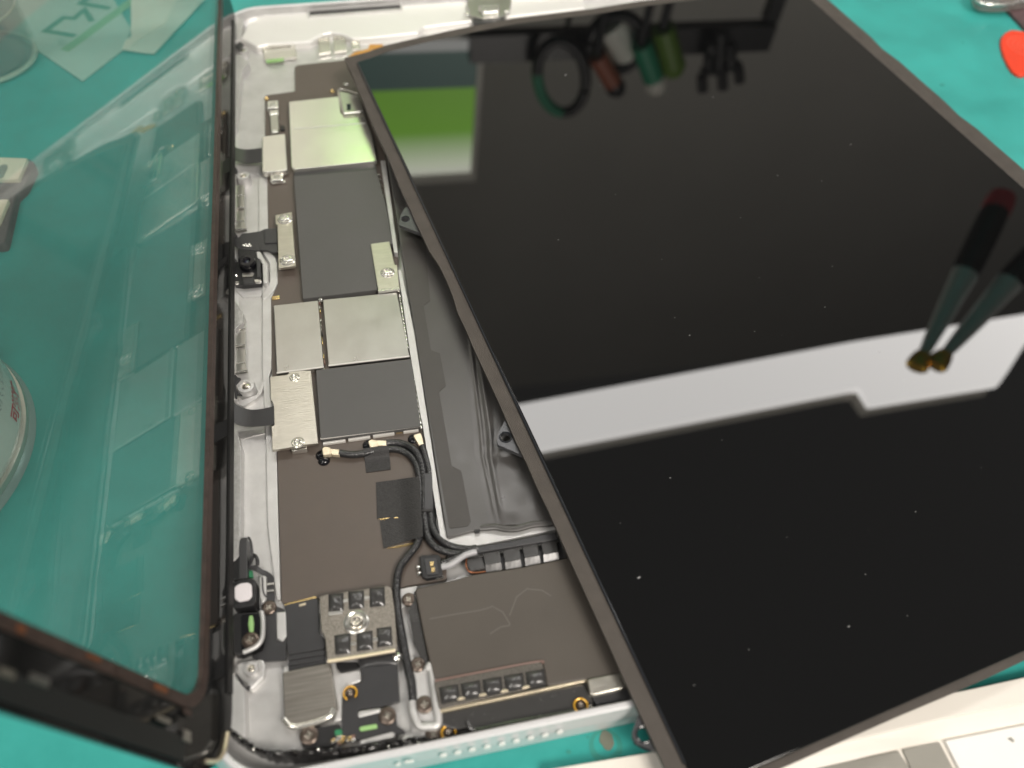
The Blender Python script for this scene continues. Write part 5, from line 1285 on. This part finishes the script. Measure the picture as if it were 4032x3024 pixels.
# rack of hand tools behind the bench
YR = 560.0
RK = thing('tool_rack', 'dark bar along the back of the bench that holds the hand tools', 'rack', (350, YR + 20, 0))
r0 = mir(1008, 131, Y=YR); r1 = mir(1592, 106, Y=YR)
zc = (r0.z + r1.z) / 2
V = []
for p, e in ((r0, 6), (r1, 40)):
    for yy in (YR + 14, YR + 26):
        for dz in (-12, 12): V.append((p.x + e, yy, p.z + dz))
mesh('rack_bar', V, [(0, 1, 3, 2), (4, 6, 7, 5), (0, 4, 5, 1), (2, 3, 7, 6), (1, 5, 7, 3), (0, 2, 6, 4)], 'tool_black', RK, smooth=False)
for X in (r0.x + 8, r1.x + 30): panel('rack_post', X, X + 12, 0, zc - 14, YR + 18, 'tool_black', RK, th=12)
def loop(c, rx, ry, rad, mt, parent, name, a0=0, a1=360, tilt=0):
    pts = []
    ctr = mir(*c, Y=YR)
    for k in range(33):
        a = math.radians(a0 + (a1 - a0) * k / 32)
        px = c[0] + rx * math.cos(a) * math.cos(tilt) - ry * math.sin(a) * math.sin(tilt)
        py = c[1] + rx * math.cos(a) * math.sin(tilt) + ry * math.sin(a) * math.cos(tilt)
        p = mir(px, py, Y=YR); pts.append(tuple(p))
    return tube(name, pts, rad, mt, parent, n=10, sub=1)
base = mir(1215, 95, Y=YR)
SS = thing('scissors', 'scissors with one black and green handle loop standing in the rack', 'scissors', (base.x, YR, base.z - 40), group='scissors standing in the rack')
loop((1213, 165), 52, 78, 5.0, 'tool_black', SS, 'handle_loop', -110, 100, -0.12)
loop((1213, 165), 52, 78, 5.0, 'tool_green', SS, 'handle_grip', 100, 190, -0.12)
loop((1213, 165), 52, 78, 5.0, 'tool_black', SS, 'handle_loop', 190, 250, -0.12)
tube('blade', [(base.x, YR, base.z), (base.x + 6, YR, base.z - 60), (base.x + 8, YR, base.z - 95)], 4, 'tool_black', SS, n=8, flat=.4)
base = mir(1330, 45, Y=YR)
S2 = thing('scissors', 'scissors with black oval handle loop and cream blade standing in the rack', 'scissors', (base.x, YR, base.z - 40), group='scissors standing in the rack')
loop((1331, 92), 56, 62, 5.0, 'tool_black', S2, 'handle_loop', 0, 360, 0.6)
tube('blade', [(base.x, YR, base.z - 10), (base.x + 6, YR, base.z - 60), (base.x + 8, YR, base.z - 95)], 4, 'tool_black', S2, n=8, flat=.4)
def stick(name, label, cat, p0, p1, rad, mt, Yq, tipmt=None):
    a, b = mir(*p0, Y=Yq), mir(*p1, Y=Yq)
    d = (b - a)
    o = thing(name, label, cat, tuple(a))
    tube('grip', [tuple(a), tuple(a + d * .5), tuple(b)], rad, mt, o, n=12, sub=3)
    if tipmt: lathe('grip_end', tuple(b), [(rad, -1), (rad * 1.1, rad * .8), (rad * .7, rad * 1.5), (.3, rad * 1.7)], tipmt, o, n=16, axis=tuple(d.normalized()))
    foot = Vector((a.x, Yq, max(4, a.z - 70)))
    tube('shank', [tuple(a), tuple((a + foot) / 2), tuple(foot)], rad * .4, 'tool_black', o, n=8, sub=2)
    return o
YT = YR - 8
stick('cutter', 'wide cream blade leaning inside the black handle loop', 'cutter', (1312, 45), (1352, 108), 17, 'tool_cream', YR + 14)
stick('screwdriver', 'screwdriver with orange-brown grip standing beside the scissors', 'screwdriver', (1290, 120), (1325, 180), 8, 'tool_orange', YT, 'tool_black')
stick('screwdriver', 'screwdriver with green grip and pale round end', 'screwdriver', (1385, 95), (1412, 170), 9, 'tool_green', YT, 'white_plastic')
stick('screwdriver', 'screwdriver with lime green grip at the end of the row', 'screwdriver', (1432, 60), (1450, 128), 10, 'tool_lime', YT, 'tool_lime')
HB = thing('clamp', 'dark forked clamp standing in the rack', 'clamp', tuple(mir(1555, 90, Y=YR)))
for pts in ([(1558, 70), (1556, 110), (1552, 150)], [(1518, 195), (1520, 155), (1555, 150), (1590, 140), (1598, 175)], [(1560, 150), (1562, 190)], [(1540, 95), (1530, 130), (1534, 155)], [(1575, 95), (1580, 125), (1575, 150)]):
    tube('clamp_arm', [tuple(mir(x, y, Y=YR)) for x, y in pts], 5, 'tool_black', HB, n=8, sub=4)
# brushes in front of the lamp
def brush(label, tip, neck, cap, Dist, w0, ends):
    def far(pt):
        nrm = LR.col[2]; o = LO + nrm * .55; d = ray('w', *pt); p = CAM + d * (nrm.dot(o - CAM) / nrm.dot(d)); r = d - 2 * d.dot(nrm) * nrm
        return p + r * Dist
    a, b, c = far(cap), far(neck), far(tip)
    o = thing('brush', label, 'brush', tuple(a), group='brushes standing upright')
    dd = (b - a)
    w0 *= .8
    tube('handle', [tuple(a + dd * .16), tuple(a + dd * .5), tuple(b)], w0, 'tool_black', o, n=16, sub=3)
    if ends: lathe('handle_end', tuple(a), [(w0 * .2, -2), (w0 * .9, -1), (w0 * 1.03, 3), (w0 * 1.03, dd.length * .2)], 'brush_red', o, n=20, axis=tuple(dd.normalized()))
    tube('ferrule', [tuple(b), tuple(b.lerp(c, .5)), tuple(b.lerp(c, .86))], w0 * .92, 'ferrule', o, n=16, sub=4, taper=lambda t: 1 - .62 * t)
    tube('bristles', [tuple(b.lerp(c, .84)), tuple(b.lerp(c, .95)), tuple(c)], w0 * .5, 'bristle', o, n=12, sub=4, taper=lambda t: 1 + .9 * math.sin(t * 2.2) - .5 * t)
    return o
brush('upright brush with red-ended black handle and gold bristles', (1978, 797), (2085, 590), (2165, 425), 330, 10.5, True)
brush('upright brush with plain dark handle beside the red-ended one', (2018, 792), (2180, 610), (2330, 455), 330, 10.5, False)
